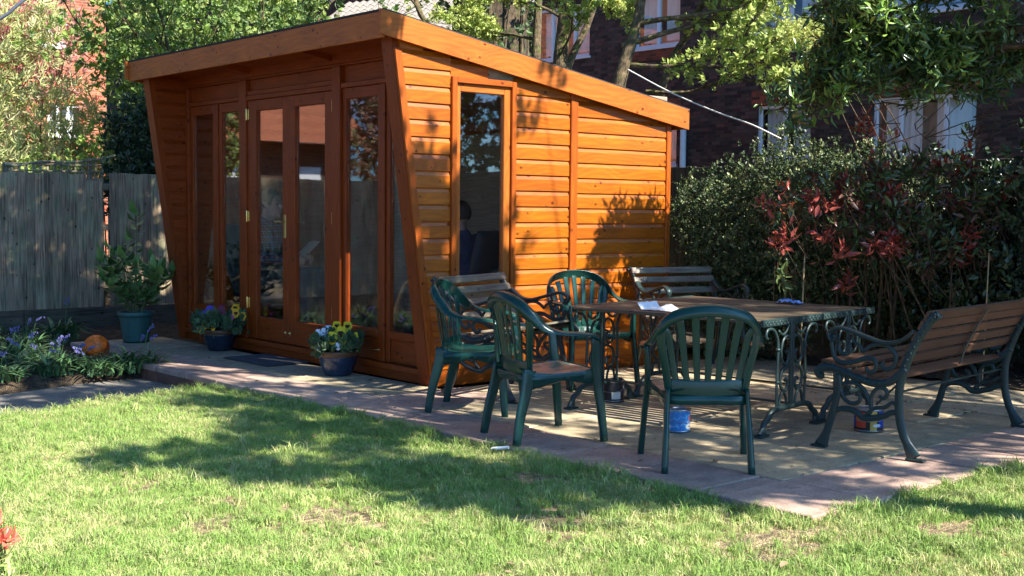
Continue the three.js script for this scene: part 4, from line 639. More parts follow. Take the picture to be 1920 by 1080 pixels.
// ---------------------------------------------------------------- buildings
M.plaster = mat(0.5, 0.47, 0.43, 0.9);
function windowIn(parent, x0, x1, y0, y1, z, lights, curtain = true) {
  const w = new THREE.Group(); w.name = 'window'; parent.add(w); const f = 0.07;
  const F = (a, b, c, d) => mesh('frame', bb(a, b, c, d, z - 0.12, z - 0.05, 0.006), M.whitePaint, w);
  F(x0, x1, y1 - f, y1); F(x0, x1, y0, y0 + f); let p = x0;
  for (const s of [0, ...lights.map((_, i) => lights.slice(0, i + 1).reduce((a, b) => a + b, 0))]) { const c = lerp(x0 + f / 2, x1 - f / 2, s); F(c - f * 0.55, c + f * 0.55, y0 + f + 0.001, y1 - f - 0.001); }
  mesh('pane', bb(x0 + f, x1 - f, y0 + f, y1 - f, z - 0.10, z - 0.094, 0.001), M.glass, w);
  mesh('sill', bb(x0 - 0.05, x1 + 0.05, y0 - 0.06, y0 - 0.001, z - 0.1, z + 0.06, 0.006), M.whitePaint, w);
  mesh('room', bb(x0 - 0.3, x1 + 0.3, y0 - 0.4, y1 + 0.3, z - 0.95, z - 0.93, 0.001), M.plaster, w);
  if (curtain) { const g = new THREE.PlaneGeometry((x1 - x0) * 0.34, y1 - y0 - 0.2, 24, 1), a = g.attributes.position; for (let i = 0; i < a.count; i++) a.setZ(i, 0.04 * Math.sin(a.getX(i) * 46)); g.computeVertexNormals(); mesh('curtain', g.translate(lerp(x0, x1, 0.24), (y0 + y1) / 2 + 0.05, z - 0.28), M.curtain, w); mesh('curtain', g.clone().translate((x1 - x0) * 0.5, 0, 0), M.curtain, w); }
}
{
  const Z = -15.5, b = thing('brick_building', 'long dark brick apartment block with white windows behind the garden', 'building', [0, 0, 0]);
  const wins = [[-6.66, -4.5, 2.2, 3.46, [0.26, 0.45]], [-9.46, -8.1, 2.35, 3.47, [0.5]], [-13.05, -11.72, 2.3, 3.47, [0.5]], [-16.6, -14.58, 4.97, 6.25, [0.3, 0.42]], [-13.1, -11.68, 4.97, 6.25, [0.5]], [-9.47, -7.9, 5.0, 6.25, [0.5]], [-6.68, -4.6, 5.0, 6.25, [0.3, 0.4]], [-27.5, -25.6, 7.7, 8.9, [0.5]], [-22, -20.2, 4.97, 6.25, [0.5]], [-22, -20.2, 7.7, 8.9, [0.5]], [-2.6, -0.9, 2.2, 3.46, [0.5]], [-2.6, -0.9, 5.0, 6.25, [0.5]]];
  const s = new THREE.Shape([[-52, -0.3], [6, -0.3], [6, 9.6], [-52, 9.6]].map(([x, y]) => new THREE.Vector2(x, y)));
  for (const [x0, x1, y0, y1] of wins) s.holes.push(new THREE.Path([[x0, y0], [x0, y1], [x1, y1], [x1, y0]].map(([x, y]) => new THREE.Vector2(x, y))));
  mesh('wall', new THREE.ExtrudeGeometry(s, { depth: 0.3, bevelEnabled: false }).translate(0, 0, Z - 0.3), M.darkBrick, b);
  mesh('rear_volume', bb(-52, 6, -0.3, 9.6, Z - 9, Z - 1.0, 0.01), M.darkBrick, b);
  mesh('roof', polys([[[-52.3, 9.6, Z + 0.4], [6.3, 9.6, Z + 0.4], [6.3, 12.5, Z - 4.5], [-52.3, 12.5, Z - 4.5]], [[-52.3, 12.5, Z - 4.5], [6.3, 12.5, Z - 4.5], [6.3, 9.6, Z - 9.4], [-52.3, 9.6, Z - 9.4]]], 'x'), mat(0.2, 0.12, 0.09, 0.9, { map: speckTex }), b);
  for (const [x0, x1, y0, y1, l] of wins) windowIn(b, x0, x1, y0, y1, Z, l);
  const band = (x0, x1, y0, y1) => { const g = bb(x0, x1, y0, y1, Z + 0.002, Z + 0.03, 0.004); mesh('red_brick_panel', g, M.redPanel, b); };
  band(-6.75, -4.42, 3.47, 3.78); band(-9.6, -7.95, 3.48, 3.8); band(-13.2, -11.6, 3.48, 3.78); band(-13.2, -11.6, 4.68, 4.9); band(-9.6, -7.8, 4.68, 4.93); band(-2.7, -0.8, 3.48, 3.78);
  mesh('drain_pipe', rod([-43.9, 0, Z + 0.08], [-43.9, 9.5, Z + 0.08], 0.06), M.whitePaint, b);
  mesh('drain_pipe', rod([-11.45, 0, Z + 0.08], [-11.45, 3.2, Z + 0.08], 0.07), M.whitePaint, b);
}
{
  const X = -28, b = thing('orange_brick_house', 'sunlit orange brick house with a white window beyond the left trees', 'building', [0, 0, 0]);
  const w = new THREE.Shape([[-9, -0.3], [5, -0.3], [5, 9], [-9, 9]].map(([x, y]) => new THREE.Vector2(x, y))); // drawn in (z, y)
  const holes = [[-7.95, -7.12, 5.7, 6.4], [-8.2, -7.3, 3.2, 4.1], [-4.5, -3.3, 5.5, 6.6], [-1.5, -0.2, 5.5, 6.6], [2, 3.2, 2, 3.3], [-3, -1.5, 2, 3.3]];
  for (const [a, c, y0, y1] of holes) w.holes.push(new THREE.Path([[a, y0], [a, y1], [c, y1], [c, y0]].map(([x, y]) => new THREE.Vector2(x, y))));
  const inner = new THREE.Group(); inner.name = 'facade'; inner.rotation.y = PI / 2; inner.position.x = X; b.add(inner); // local x = world -z, local z = world +x
  const s2 = new THREE.Shape(w.getPoints().map((p) => new THREE.Vector2(-p.x, p.y))); for (const [a, c, y0, y1] of holes) s2.holes.push(new THREE.Path([[-a, y0], [-a, y1], [-c, y1], [-c, y0]].map(([x, y]) => new THREE.Vector2(x, y))));
  mesh('wall', new THREE.ExtrudeGeometry(s2, { depth: 0.3, bevelEnabled: false }).translate(0, 0, -0.3), M.redBrick, inner);
  for (const [a, c, y0, y1] of holes) windowIn(inner, -c, -a, y0, y1, 0, [0.33, 0.34]);
  mesh('rear_volume', bb(X - 9, X - 1.0, -0.3, 9, -8.98, 4.98, 0.01), M.redBrick, b);
  mesh('roof', polys([[[X + 0.4, 9, -9.3], [X + 0.4, 9, 5.3], [X - 4.5, 12, 5.3], [X - 4.5, 12, -9.3]], [[X - 4.5, 12, -9.3], [X - 4.5, 12, 5.3], [X - 9.4, 9, 5.3], [X - 9.4, 9, -9.3]]], 'z'), mat(0.25, 0.1, 0.06, 0.9, { map: speckTex }), b);
}
{ // low outbuilding with a pale tiled roof, rows of half-round tiles
  const b = thing('pale_roof_outbuilding', 'low outbuilding with a pale tiled roof behind the summerhouse', 'building', [-11.6, 0, -7.4], 0.35); srand(3);
  mesh('wall', bb(-2, 2.2, -0.3, 4.0, -3, 0, 0.01), M.darkBrick, b);
  const tile = mat(0.34, 0.30, 0.26, 0.85, { map: speckTex }), rows = 11, cols = 26, tg = new THREE.CylinderGeometry(0.085, 0.075, 0.30, 6, 1, true, 0, PI).rotateZ(PI / 2).rotateY(PI / 2);
  mesh('roof', polys([[[-2.2, 3.95, 0.3], [2.4, 3.95, 0.3], [2.4, 5.3, -1.9], [-2.2, 5.3, -1.9]]], 'x'), mat(0.30, 0.27, 0.24, 0.9), b);
  for (let j = 0; j < rows; j++) { const list = []; for (let i = 0; i < cols; i++) { const t = (j + 0.5) / rows; list.push(new THREE.CylinderGeometry(0.075, 0.088, 0.29, 6, 1, false).rotateX(-PI / 2 + 0.55).translate(-2.1 + i * 0.175, lerp(3.97, 5.32, t) + 0.015, lerp(0.3, -1.9, t))); } mesh('tile_course', mg(list), tile, b); }
}
{ // house across the garden, seen mirrored in the door panes
  const b = thing('red_tiled_house', 'red tiled brick house mirrored in the summerhouse door panes', 'building', [-32, 0, 12.4], 0);
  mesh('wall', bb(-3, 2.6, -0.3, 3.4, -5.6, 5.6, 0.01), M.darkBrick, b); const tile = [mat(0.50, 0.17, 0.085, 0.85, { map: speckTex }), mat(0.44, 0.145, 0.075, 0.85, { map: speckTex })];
  for (let j = 0; j < 14; j++) { const t = j / 14; mesh('tile_course', cbox(0.42, 0.035, 12.0, 0.006, 'z').rotateZ(-0.64).translate(3.5 - t * 3.6, 3.45 + t * 2.7 + 0.03, 0), tile[j % 2], b); }
  mesh('roof', polys([[[3.55, 3.4, -6], [3.55, 3.4, 6], [0, 6.1, 6], [0, 6.1, -6]].reverse(), [[0, 6.1, -6], [0, 6.1, 6], [-3.5, 3.45, 6], [-3.5, 3.45, -6]].reverse()], 'z'), tile[1], b);
  for (const z of [-4, 1, 3.6]) mesh('window', mg([bb(2.6, 2.66, 1.4, 2.6, z, z + 0.9, 0.01)]), M.whitePaint, b);
}
// ---------------------------------------------------------------- trees and shrubs
function treeThing(name, label, category, group) { return thing(name, label, category, [0, 0, 0], 0, group); }
{ // multi-stemmed tree with fresh lime leaves behind the summerhouse
  srand(808); const t = treeThing('multi_stem_tree', 'multi-stemmed tree with fresh lime green leaves behind the summerhouse roof', 'tree');
  const stems = [
    [[-3.42, 0, -4.2], [-3.45, 1.5, -4.1], [-3.486, 2.958, -4.05], [-3.5, 3.412, -4.079], [-3.512, 3.896, -4.115], [-3.4, 5.2, -4.3]], [[-2.9, 0, -3.9], [-2.65, 1.5, -3.7], [-2.561, 2.786, -3.575], [-2.563, 3.151, -3.609], [-2.554, 3.713, -3.676], [-2.4, 5, -3.8]],
    [[-3.2, 0, -3.9], [-3.0, 1.6, -3.9], [-2.877, 2.844, -3.982], [-2.77, 3.283, -4.153], [-2.686, 3.81, -4.306], [-2.5, 5, -4.6]], [[-1.9, 0, -3.4], [-1.6, 1.5, -3.3], [-1.435, 2.496, -3.323], [-1.389, 2.86, -3.415], [-1.353, 3.12, -3.484], [-1.332, 3.535, -3.55], [-1.2, 5, -3.7]],
    [[-1.8, 0, -3.6], [-1.5, 1.8, -3.8], [-1.321, 2.796, -3.954], [-1.201, 3.117, -4.127], [-1.139, 3.543, -4.244], [-0.9, 4.8, -4.6]], [[-5.0, 0, -4.1], [-4.8, 3.166, -4.075], [-4.83, 3.554, -4.074], [-4.868, 4.073, -4.082], [-4.9, 5.2, -4]], [[-4.7, 0, -4], [-4.992, 3.293, -3.857], [-5.178, 3.614, -3.67], [-5.287, 4.066, -3.587], [-5.5, 5, -3.4]]];
  const r = [0.06, 0.088, 0.048, 0.068, 0.04, 0.05, 0.042]; const tips = [], br = [];
  stems.forEach((s, i) => mesh('trunk', branchGeo(s, r[i] * 1.25, r[i] * 0.5, 9), M.bark, t));
  const lim = (a, dir, len, rad) => { const l = []; grow(V(...a), V(...dir), len, rad, 2, { wob: 0.22, lift: 0.05, kids: 3, spread: 0.75, minR: 0.002 }, l, tips); mesh('limb', mg(l), M.bark, t); };
  lim([-1.44, 2.885, -3.356], [0.21, 0.16, -0.4], 0.9, 0.035); lim([-1.36, 3.1, -3.48], [0.7, 0.15, -0.5], 1.0, 0.03); lim([-1.2, 3.2, -4.1], [0.8, 0.3, 0.1], 1.0, 0.028); lim([-1.38, 2.7, -3.4], [0.7, -0.12, -0.3], 0.95, 0.025); lim([-1.33, 2.45, -3.6], [0.75, -0.08, -0.5], 0.9, 0.022); lim([-1.3, 3.5, -3.6], [0.6, 0.4, -0.2], 1.0, 0.03);
  lim([-1.35, 3.0, -3.5], [-0.5, 0.2, -0.4], 0.6, 0.018); lim([-2.56, 2.9, -3.58], [0.5, 0.2, 0.3], 0.6, 0.016); lim([-2.56, 3.3, -3.6], [-0.3, 0.4, 0.6], 0.7, 0.02); lim([-3.5, 3.2, -4.1], [-0.6, 0.2, 0.3], 0.7, 0.02); lim([-4.83, 3.3, -4.07], [0.5, 0.3, 0.4], 0.6, 0.016); lim([-5.1, 3.4, -3.8], [0.2, 0.3, 0.5], 0.6, 0.016); lim([-2.7, 3.6, -4.3], [0.6, 0.4, 0], 0.8, 0.02);
  lim([-1.1, 3.6, -4.25], [0.9, -0.05, -0.2], 1.2, 0.026); lim([-1.0, 4.2, -4.4], [0.8, -0.3, -0.1], 1.3, 0.026);
  foliage(t, 'upper_crown', sprig(8, 0.085, 0.045, 0.09, 1.1, 0.2, 0.3), M.leaf, shell([[-2.6, 5.3, -2.2, 1.6, 1.2, 1.2], [-3.2, 5.0, -0.6, 1.5, 1.1, 1.0], [-1.6, 6.0, -0.8, 1.3, 1.0, 1.1], [-4.4, 4.9, -1.6, 1.2, 1.0, 1.1]], 5200, 0.2, 0.3), [[0.30, 0.40, 0.06], [0.24, 0.34, 0.05]], { up: 0.1, jit: 0.2 });
  foliage(t, 'crown', sprig(6, 0.05, 0.028, 0.05, 1.1, 0.2, 0.3), M.leaf, around(tips, 3, 0.075), [[0.38, 0.46, 0.08], [0.44, 0.5, 0.1], [0.3, 0.38, 0.06]], { up: 0.1, jit: 0.2 });
}
{ // old ivy-clad trunk further back
  srand(17); const t = treeThing('ivy_clad_trunk', 'thick old tree trunk wrapped in ivy stems behind the roof', 'tree');
  mesh('trunk', branchGeo([[-6.95, -0.2, -6.2], [-6.95, 2.5, -6.2], [-6.97, 4.2, -6.27], [-7.1, 7, -6.4]], 0.62, 0.42, 16), M.barkDark, t);
  const iv = []; for (let k = 0; k < 26; k++) { const a = rr(0, 6.28); iv.push(branchGeo(Array.from({ length: 7 }, (_, i) => { const y = i * 1.1, A = a + 0.25 * Math.sin(i * 1.3 + k), R = lerp(0.64, 0.45, i / 7); return [-6.95 + R * Math.cos(A), y, -6.2 + R * Math.sin(A)]; }), rr(0.02, 0.045), 0.015, 5)); }
  mesh('ivy_stems', mg(iv), M.bark, t); const p = []; for (let i = 0; i < 420; i++) { const a = rr(0, 6.28), y = rr(2.2, 6); p.push([-6.95 + 0.68 * Math.cos(a), y, -6.2 + 0.68 * Math.sin(a)]); }
  foliage(t, 'ivy_leaves', sprig(5, 0.09, 0.07, 0.06, 1.2), M.leaf, p, [[0.07, 0.12, 0.03], [0.1, 0.16, 0.04]], { up: 0.3 });
}
{ // green tree behind the left roof corner
  srand(606); const t = treeThing('fresh_green_tree', 'leafy bright green tree rising behind the left roof corner', 'tree'), br = [], tips = [];
  mesh('trunk', branchGeo([[-8.4, -0.2, -2.3], [-8.3, 1.2, -2.3], [-8.1, 2.2, -2.4]], 0.12, 0.08, 9), M.bark, t);
  for (let k = 0; k < 9; k++) { const a = k / 9 * 6.28; grow(V(-8.1, 2.1 + 0.12 * (k % 3), -2.4), V(Math.cos(a) * 0.75, 0.8, Math.sin(a) * 0.95), 1.35, 0.045, 3, { wob: 0.25, lift: 0.02, kids: 3, spread: 0.8, minR: 0.004 }, br, tips); mesh('limb', mg(br.splice(0)), M.bark, t); }
  const pts = around(tips, 1, 0.1).filter((_, i) => i % 2 === 0).concat(shell([[-8.1, 3.3, -2.4, 1.25, 1.35, 1.65], [-7.9, 3.0, -3.6, 1.0, 1.0, 1.0], [-8.3, 3.3, -1.4, 0.8, 0.9, 0.5]], 2400, 0.35, 0.3));
  foliage(t, 'crown', sprig(7, 0.075, 0.042, 0.06, 1.0, 0.2, 0.25), M.leaf, pts, [[0.17, 0.28, 0.04], [0.22, 0.33, 0.05], [0.11, 0.2, 0.035], [0.28, 0.36, 0.07]], { up: 0.2 });
}
{ // dark evergreen just behind the fence
  srand(33); const t = treeThing('dark_evergreen_shrub', 'rounded dark evergreen shrub between the fence and summerhouse', 'shrub');
  mesh('stems', mg([0, 1, 2].map((k) => branchGeo([[-6.9, -0.1, -0.85 + 0.1 * k], [-6.9 + 0.1 * k, 1.1, -0.8], [-6.95 + 0.15 * k, 1.9, -0.95 + 0.2 * k]], 0.03, 0.012, 6))), M.barkDark, t);
  foliage(t, 'foliage', sprig(9, 0.05, 0.026, 0.07, 1.0), M.leafGloss, shell([[-6.95, 2.05, -0.95, 0.42, 0.55, 0.5], [-6.9, 1.55, -0.8, 0.4, 0.45, 0.45]], 1500, 0.3), [[0.035, 0.065, 0.025], [0.05, 0.085, 0.03], [0.025, 0.05, 0.022]], { up: 0.4 });
}
{ // pale yellow-green and pink shrubs beyond the fence
  srand(44); const t = treeThing('pink_leaved_tree', 'tree with dusky pink and red young leaves beyond the fence', 'tree'), br = [], tips = [];
  for (let k = 0; k < 6; k++) { grow(V(-11.2, -0.2, -0.2), V(gauss() * 0.35, 1.2, gauss() * 0.35), 2.0, 0.06, 3, { wob: 0.2, lift: 0.05, kids: 3, spread: 0.6, minR: 0.005 }, br, tips); mesh('limb', mg(br.splice(0)), M.bark, t); }
  foliage(t, 'crown', sprig(7, 0.075, 0.03, 0.08, 1.0), M.leaf, shell([[-11.3, 3.3, 0.1, 1.0, 1.5, 1.1], [-11.2, 2.0, -0.1, 1.0, 0.9, 1.1], [-11.4, 3.6, -1.2, 0.8, 1.0, 0.7]], 3600, 0.35, 0.3), [[0.5, 0.16, 0.15], [0.55, 0.23, 0.21], [0.42, 0.2, 0.14], [0.52, 0.3, 0.2]], { up: 0.3 });
  const s = treeThing('yellow_green_shrub', 'pale yellow green long-leaved shrub lit by sun above the fence', 'shrub'); srand(45);
  mesh('stems', mg(Array.from({ length: 9 }, (_, k) => branchGeo([[-9.6, -0.1, -0.6 + k * 0.15], [-9.6 + gauss() * 0.3, 1.4, -0.9 + k * 0.22], [-9.6 + gauss() * 0.4, 2.9 - Math.abs(k - 4) * 0.12, -1.1 + k * 0.28]], 0.022, 0.007, 5))), M.bark, s);
  foliage(s, 'foliage', sprig(8, 0.13, 0.022, 0.09, 1.15, 0.2, 0.35), M.leaf, shell([[-9.6, 2.35, -0.9, 0.6, 0.75, 0.7], [-9.7, 2.7, 0.2, 0.6, 0.9, 0.6], [-9.6, 1.7, -0.3, 0.7, 0.6, 1.2], [-10.2, 3.6, -0.6, 0.6, 0.6, 0.6], [-9.8, 3.3, 0.5, 0.5, 0.6, 0.5]], 1500, 0.3, 0.35), [[0.5, 0.5, 0.18], [0.4, 0.46, 0.14], [0.54, 0.52, 0.24]], { up: 0.6 });
  const y = treeThing('lime_bush', 'small lime green bush behind the trellis', 'shrub'); srand(46);
  mesh('stems', mg([0, 1, 2].map((k) => branchGeo([[-8.9, -0.1, -1.2], [-8.9, 1, -1.1 - k * 0.1], [-8.9, 1.7, -1.0 - 0.15 * k]], 0.015, 0.005, 5))), M.bark, y);
  foliage(y, 'foliage', sprig(7, 0.07, 0.035, 0.06, 1), M.leaf, shell([[-8.9, 1.85, -1.1, 0.5, 0.45, 0.45], [-9.0, 1.6, -0.5, 0.5, 0.4, 0.5]], 420, 0.3), [[0.36, 0.46, 0.08], [0.3, 0.4, 0.07]], { up: 0.4 });
}
{ // variegated hedge at the right end of the side wall
  srand(55); const t = treeThing('variegated_hedge', 'rounded small-leaved hedge with cream-edged leaves beyond the side wall', 'hedge');
  mesh('stems', mg(Array.from({ length: 12 }, (_, k) => branchGeo([[0.1 + k * 0.13, -0.02, -3.5 + 0.05 * (k % 3)], [0.1 + k * 0.14, 0.7, -3.4], [0.05 + k * 0.15, 1.4, -3.3 + 0.1 * (k % 2)]], 0.018, 0.007, 5))), M.barkDark, t);
  const bl = [[0.15, 0.95, -3.15, 0.5, 0.75, 0.42], [0.55, 1.15, -3.35, 0.55, 0.85, 0.5], [0.95, 1.1, -3.75, 0.6, 0.85, 0.5], [1.3, 0.95, -4.1, 0.6, 0.75, 0.5], [0.2, 0.4, -3.3, 0.6, 0.5, 0.45], [-0.35, 1.25, -3.4, 0.4, 0.4, 0.4]];
  foliage(t, 'foliage', sprig(9, 0.027, 0.016, 0.05, 1.0), M.leafSemi, shell(bl, 11500, 0.45, 0.2), [[0.06, 0.09, 0.026], [0.045, 0.07, 0.022], [0.2, 0.225, 0.09], [0.035, 0.06, 0.02], [0.07, 0.105, 0.03]], { up: 0.5 });
}
// a leaf shaped like the photograph's glossy shrub leaves, as single pieces plus the mass behind them
function leafyShrub(t, nodes, single, lens, mats, cols, per, leafMaterial, whorl) {
  const lg = lens.map(([l, w]) => leafGeo(l, w, 0.2, 0.3)); const rest = []; let n = 0;
  nodes.forEach(([x, y, z, tip]) => { for (let i = 0; i < per; i++) { const P = [x + gauss() * whorl, y + gauss() * whorl - i * 0.004, z + gauss() * whorl]; if (n < single) { const m = mesh('leaf', pick(lg), pick(tip ? mats[0] : mats[1]), t); m.position.set(...P); m.rotation.set(rr(0.4, 1.8), i * 2.4 + rr(-0.5, 0.5), 0, 'YXZ'); m.scale.setScalar(rr(0.75, 1.2)); n++; } else rest.push([...P, tip ? 0 : 1 + Math.floor(rnd() * (cols.length - 1))]); } });
  if (rest.length) foliage(t, 'foliage', sprig(3, lens[0][0], lens[0][1], 0.03, 1.2, 0.2, 0.3), leafMaterial, rest, cols, { up: 0.1, s0: 0.75, s1: 1.15 });
}
{ // red-tipped photinia in front of the hedge
  srand(66); const t = treeThing('red_tipped_shrub', 'glossy shrub with red young leaves in front of the hedge', 'shrub');
  const ds = (r, g, b, k = 0.28) => mat(r, g, b, k, { side: THREE.DoubleSide }), red = [ds(0.33, 0.05, 0.03), ds(0.24, 0.04, 0.035), ds(0.40, 0.09, 0.045)], dull = [ds(0.05, 0.085, 0.03), ds(0.11, 0.045, 0.03), ds(0.07, 0.10, 0.03), ds(0.16, 0.04, 0.035)];
  const nodes = [], br = [];
  const bases = [[1.62, -3.15], [1.5, -3.0], [1.85, -3.2], [2.05, -3.25]];
  for (let k = 0; k < 150; k++) {
    let x, y, z, tip; if (k < 46) { const u = rr(-0.62, 0.35), v = rr(0.62, 1.75) - 0.2 * Math.abs(u); x = 1.62 + u * 0.646 + rr(-0.15, 0.25) * 0.763; z = -2.85 - u * 0.763 + rr(-0.15, 0.25) * 0.646; y = v; tip = rnd() < 0.36; } else { const u = rr(-0.25, 1.05); x = 1.7 + u * 0.646 + gauss() * 0.15; z = -3.0 - u * 0.763 + gauss() * 0.15; y = rr(0.9, 1.68); tip = rnd() < 0.14; }
    nodes.push([x, y, z, tip]); const b = pick(bases); if (k % 25 === 0) br.push(branchGeo([[b[0] + gauss() * 0.1, 0.0, b[1] - 0.3], [lerp(b[0], x, 0.6), y * 0.55, lerp(b[1], z, 0.3) - 0.12], [x, y - 0.03, z]], 0.011, 0.004, 5)); else br.push(branchGeo([[x + gauss() * 0.15, y - rr(0.25, 0.4), z - rr(0.1, 0.3)], [x, y - 0.03, z]], 0.006, 0.003, 4));
  }
  for (let k = 0; k < 16; k++) { const u = rr(0, 0.85); nodes.unshift([1.62 + u * 0.646, rr(1.55, 1.92), -3.0 - u * 0.763, rnd() < 0.5]); }
  for (const [x, y, z] of [[1.60, 2.02, -2.98], [1.58, 1.93, -2.97], [1.64, 1.9, -3.0], [1.57, 1.98, -2.95]]) nodes.unshift([x, y, z, true]);
  mesh('branches', mg(br), M.barkDark, t).userData.kind = 'stuff';
  leafyShrub(t, nodes, 290, [[0.095, 0.031], [0.08, 0.027]], [red, dull], [[0.26, 0.05, 0.035], [0.06, 0.09, 0.03], [0.10, 0.05, 0.035], [0.08, 0.11, 0.035]], 8, M.leafGloss, 0.05);
  for (const [x, z, h] of [[1.30, -2.62, 0.95], [2.42, -3.35, 1.0]]) { const c = mesh('garden_cane', rod([x, -0.02, z], [x + 0.02, h, z], 0.005), mat(0.35, 0.27, 0.14, 0.7), scene); tag(c, x < 2 ? 'thin bamboo cane among the red-tipped shrub leaves' : 'thin bamboo cane in the dark bed behind the bench', 'cane'); }
}
{ // laurel-like tree arching in from the right, big glossy leaves
  srand(88); const t = treeThing('glossy_leaved_tree', 'dark glossy-leaved tree arching over the red-tipped shrub', 'tree'), br = [], nodes = [];
  mesh('trunk', branchGeo([[4.3, -0.1, -4.4], [4.1, 1.2, -4.3], [3.8, 2.4, -4.1], [3.6, 3.4, -3.9]], 0.09, 0.06, 9), M.barkDark, t);
  const limbs = [[[3.75, 2.4, -4.08], [3.0, 2.5, -3.6], [2.3, 2.45, -3.0], [1.75, 2.2, -2.6], [1.4, 2.0, -2.5]], [[3.8, 2.0, -4.15], [3.1, 2.35, -3.9], [2.5, 2.4, -3.4], [2.0, 2.35, -3.0]], [[3.7, 2.9, -4.0], [2.9, 3.0, -3.5], [2.2, 2.85, -2.9], [1.6, 2.55, -2.5]], [[3.6, 3.3, -3.9], [2.8, 3.4, -3.2], [2.2, 3.2, -2.6], [1.8, 2.8, -2.2]], [[4.0, 1.7, -4.25], [3.3, 1.75, -4.0], [2.7, 1.6, -3.6]], [[3.2, 2.7, -3.6], [2.3, 2.55, -3.0], [1.7, 2.5, -2.8], [1.25, 2.3, -2.75], [0.95, 2.1, -2.75]]];
  for (const l of limbs) { br.push(branchGeo(l, 0.032, 0.008, 6)); const c = new THREE.CatmullRomCurve3(l.map((p) => V(...p))); for (let i = 0; i < 34; i++) { const P = c.getPoint(rr(0.25, 1)), e = P.clone().add(V(gauss() * 0.28, gauss() * 0.2 + 0.03, gauss() * 0.28)); if (e.y < 2.16 && e.x > 1.5 && e.x < 2.75) e.y = 2.16 + rr(0, 0.35); if (e.y < 1.92) e.y += 0.3; br.push(branchGeo([P, P.clone().lerp(e, 0.5).add(V(0, 0.04, 0)), e], 0.006, 0.002, 4)); nodes.push([e.x, e.y, e.z, rnd() < 0.25]); if (P.y > 2.2 || P.x > 2.75) nodes.push([lerp(P.x, e.x, 0.5), lerp(P.y, e.y, 0.5) + 0.04, lerp(P.z, e.z, 0.5), false]); } }
  for (let i = 0; i < 22; i++) { const a = V(rr(1.4, 2.8), rr(1.75, 2.2), 0); a.z = -2.5 - (a.x - 1.4) * 0.8; br.push(branchGeo([a, a.clone().add(V(rr(-0.3, 0.3), rr(-0.1, 0.1), rr(-0.3, 0.3))), a.clone().add(V(rr(-0.5, 0.5), rr(-0.25, 0.2), rr(-0.5, 0.5)))], 0.005, 0.003, 4)); }
  mesh('branches', mg(br), M.barkDark, t).userData.kind = 'stuff';
  const ds = (r, g, b, k = 0.3) => mat(r, g, b, k, { phys: true, side: THREE.DoubleSide, transmission: 0.0 }), dm = [ds(0.055, 0.10, 0.03), ds(0.075, 0.135, 0.035), ds(0.045, 0.08, 0.028)], bright = [mat(0.2, 0.33, 0.06, 0.8, { phys: true, transmission: 0.4, thickness: 0, side: THREE.DoubleSide }), ds(0.14, 0.24, 0.05)];
  leafyShrub(t, nodes.sort(() => rnd() - 0.5), 280, [[0.10, 0.03], [0.085, 0.026]], [bright, dm], [[0.2, 0.33, 0.06], [0.055, 0.1, 0.03], [0.08, 0.14, 0.035], [0.045, 0.08, 0.028], [0.12, 0.2, 0.05]], 11, M.leafGloss, 0.085);
  const y = treeThing('flowering_twig_bush', 'spray of yellow green blossom above the glossy tree', 'shrub'); srand(89);
  const tp = Array.from({ length: 44 }, () => [0.75 + gauss() * 0.22, 2.78 + gauss() * 0.13, -3.3 + gauss() * 0.22]); mesh('branches', mg(tp.slice(0, 5).map((p, i) => branchGeo([[1.1 + 0.05 * i, 0.0, -4.3], [1.0 + 0.12 * i, 1.6, -3.9], [0.85 + 0.1 * i, 2.3, -3.6], p], 0.01, 0.002, 5))), M.barkDark, y);
  foliage(y, 'blossom', sprig(9, 0.026, 0.018, 0.07, 1.3), M.leaf, around(tp.map((p) => V(...p)), 3, 0.05), [[0.5, 0.52, 0.12], [0.42, 0.48, 0.1]], { up: 0.6 });
}
{ // dark shrubs at the right picture edge and under the trees
  srand(99); const t = treeThing('dark_shrub', 'dark small-leaved shrub with pale flower buds at the right edge', 'shrub');
  mesh('stems', mg(Array.from({ length: 8 }, (_, k) => branchGeo([[2.6 + 0.1 * k, -0.02, -3.75 - 0.05 * k], [2.55 + 0.12 * k, 0.8, -3.7 - 0.05 * k], [2.5 + 0.14 * k, 1.5, -3.6 - 0.06 * k]], 0.016, 0.006, 5))), M.barkDark, t);
  foliage(t, 'foliage', sprig(8, 0.055, 0.028, 0.07, 1.0), M.leafGloss, shell([[2.75, 1.15, -3.85, 0.45, 0.75, 0.45], [3.1, 0.9, -4.0, 0.5, 0.8, 0.5], [2.9, 1.6, -3.9, 0.5, 0.4, 0.5], [3.0, 2.05, -4.0, 0.42, 0.5, 0.42]], 2000, 0.35), [[0.045, 0.075, 0.035], [0.06, 0.095, 0.04], [0.03, 0.055, 0.028]], { up: 0.4 });
  const u = treeThing('shade_hedge', 'dark evergreen hedge filling the shade behind the bench', 'hedge'); srand(98);
  mesh('stems', mg(Array.from({ length: 14 }, (_, k) => branchGeo([[0.8 + 0.22 * k, -0.02, -4.35], [0.8 + 0.22 * k, 0.8, -4.3], [0.75 + 0.22 * k, 1.6, -4.3]], 0.016, 0.006, 5))), M.barkDark, u);
  foliage(u, 'foliage', sprig(8, 0.07, 0.034, 0.08, 1.0), M.leafGloss, shell([[1.6, 0.95, -4.35, 0.8, 0.85, 0.3], [2.4, 1.0, -4.4, 0.8, 0.9, 0.3], [3.2, 1.0, -4.4, 0.8, 0.9, 0.3], [1.9, 0.7, -3.75, 0.5, 0.6, 0.25]], 2400, 0.3), [[0.03, 0.055, 0.022], [0.045, 0.075, 0.03]], { up: 0.3 });
}
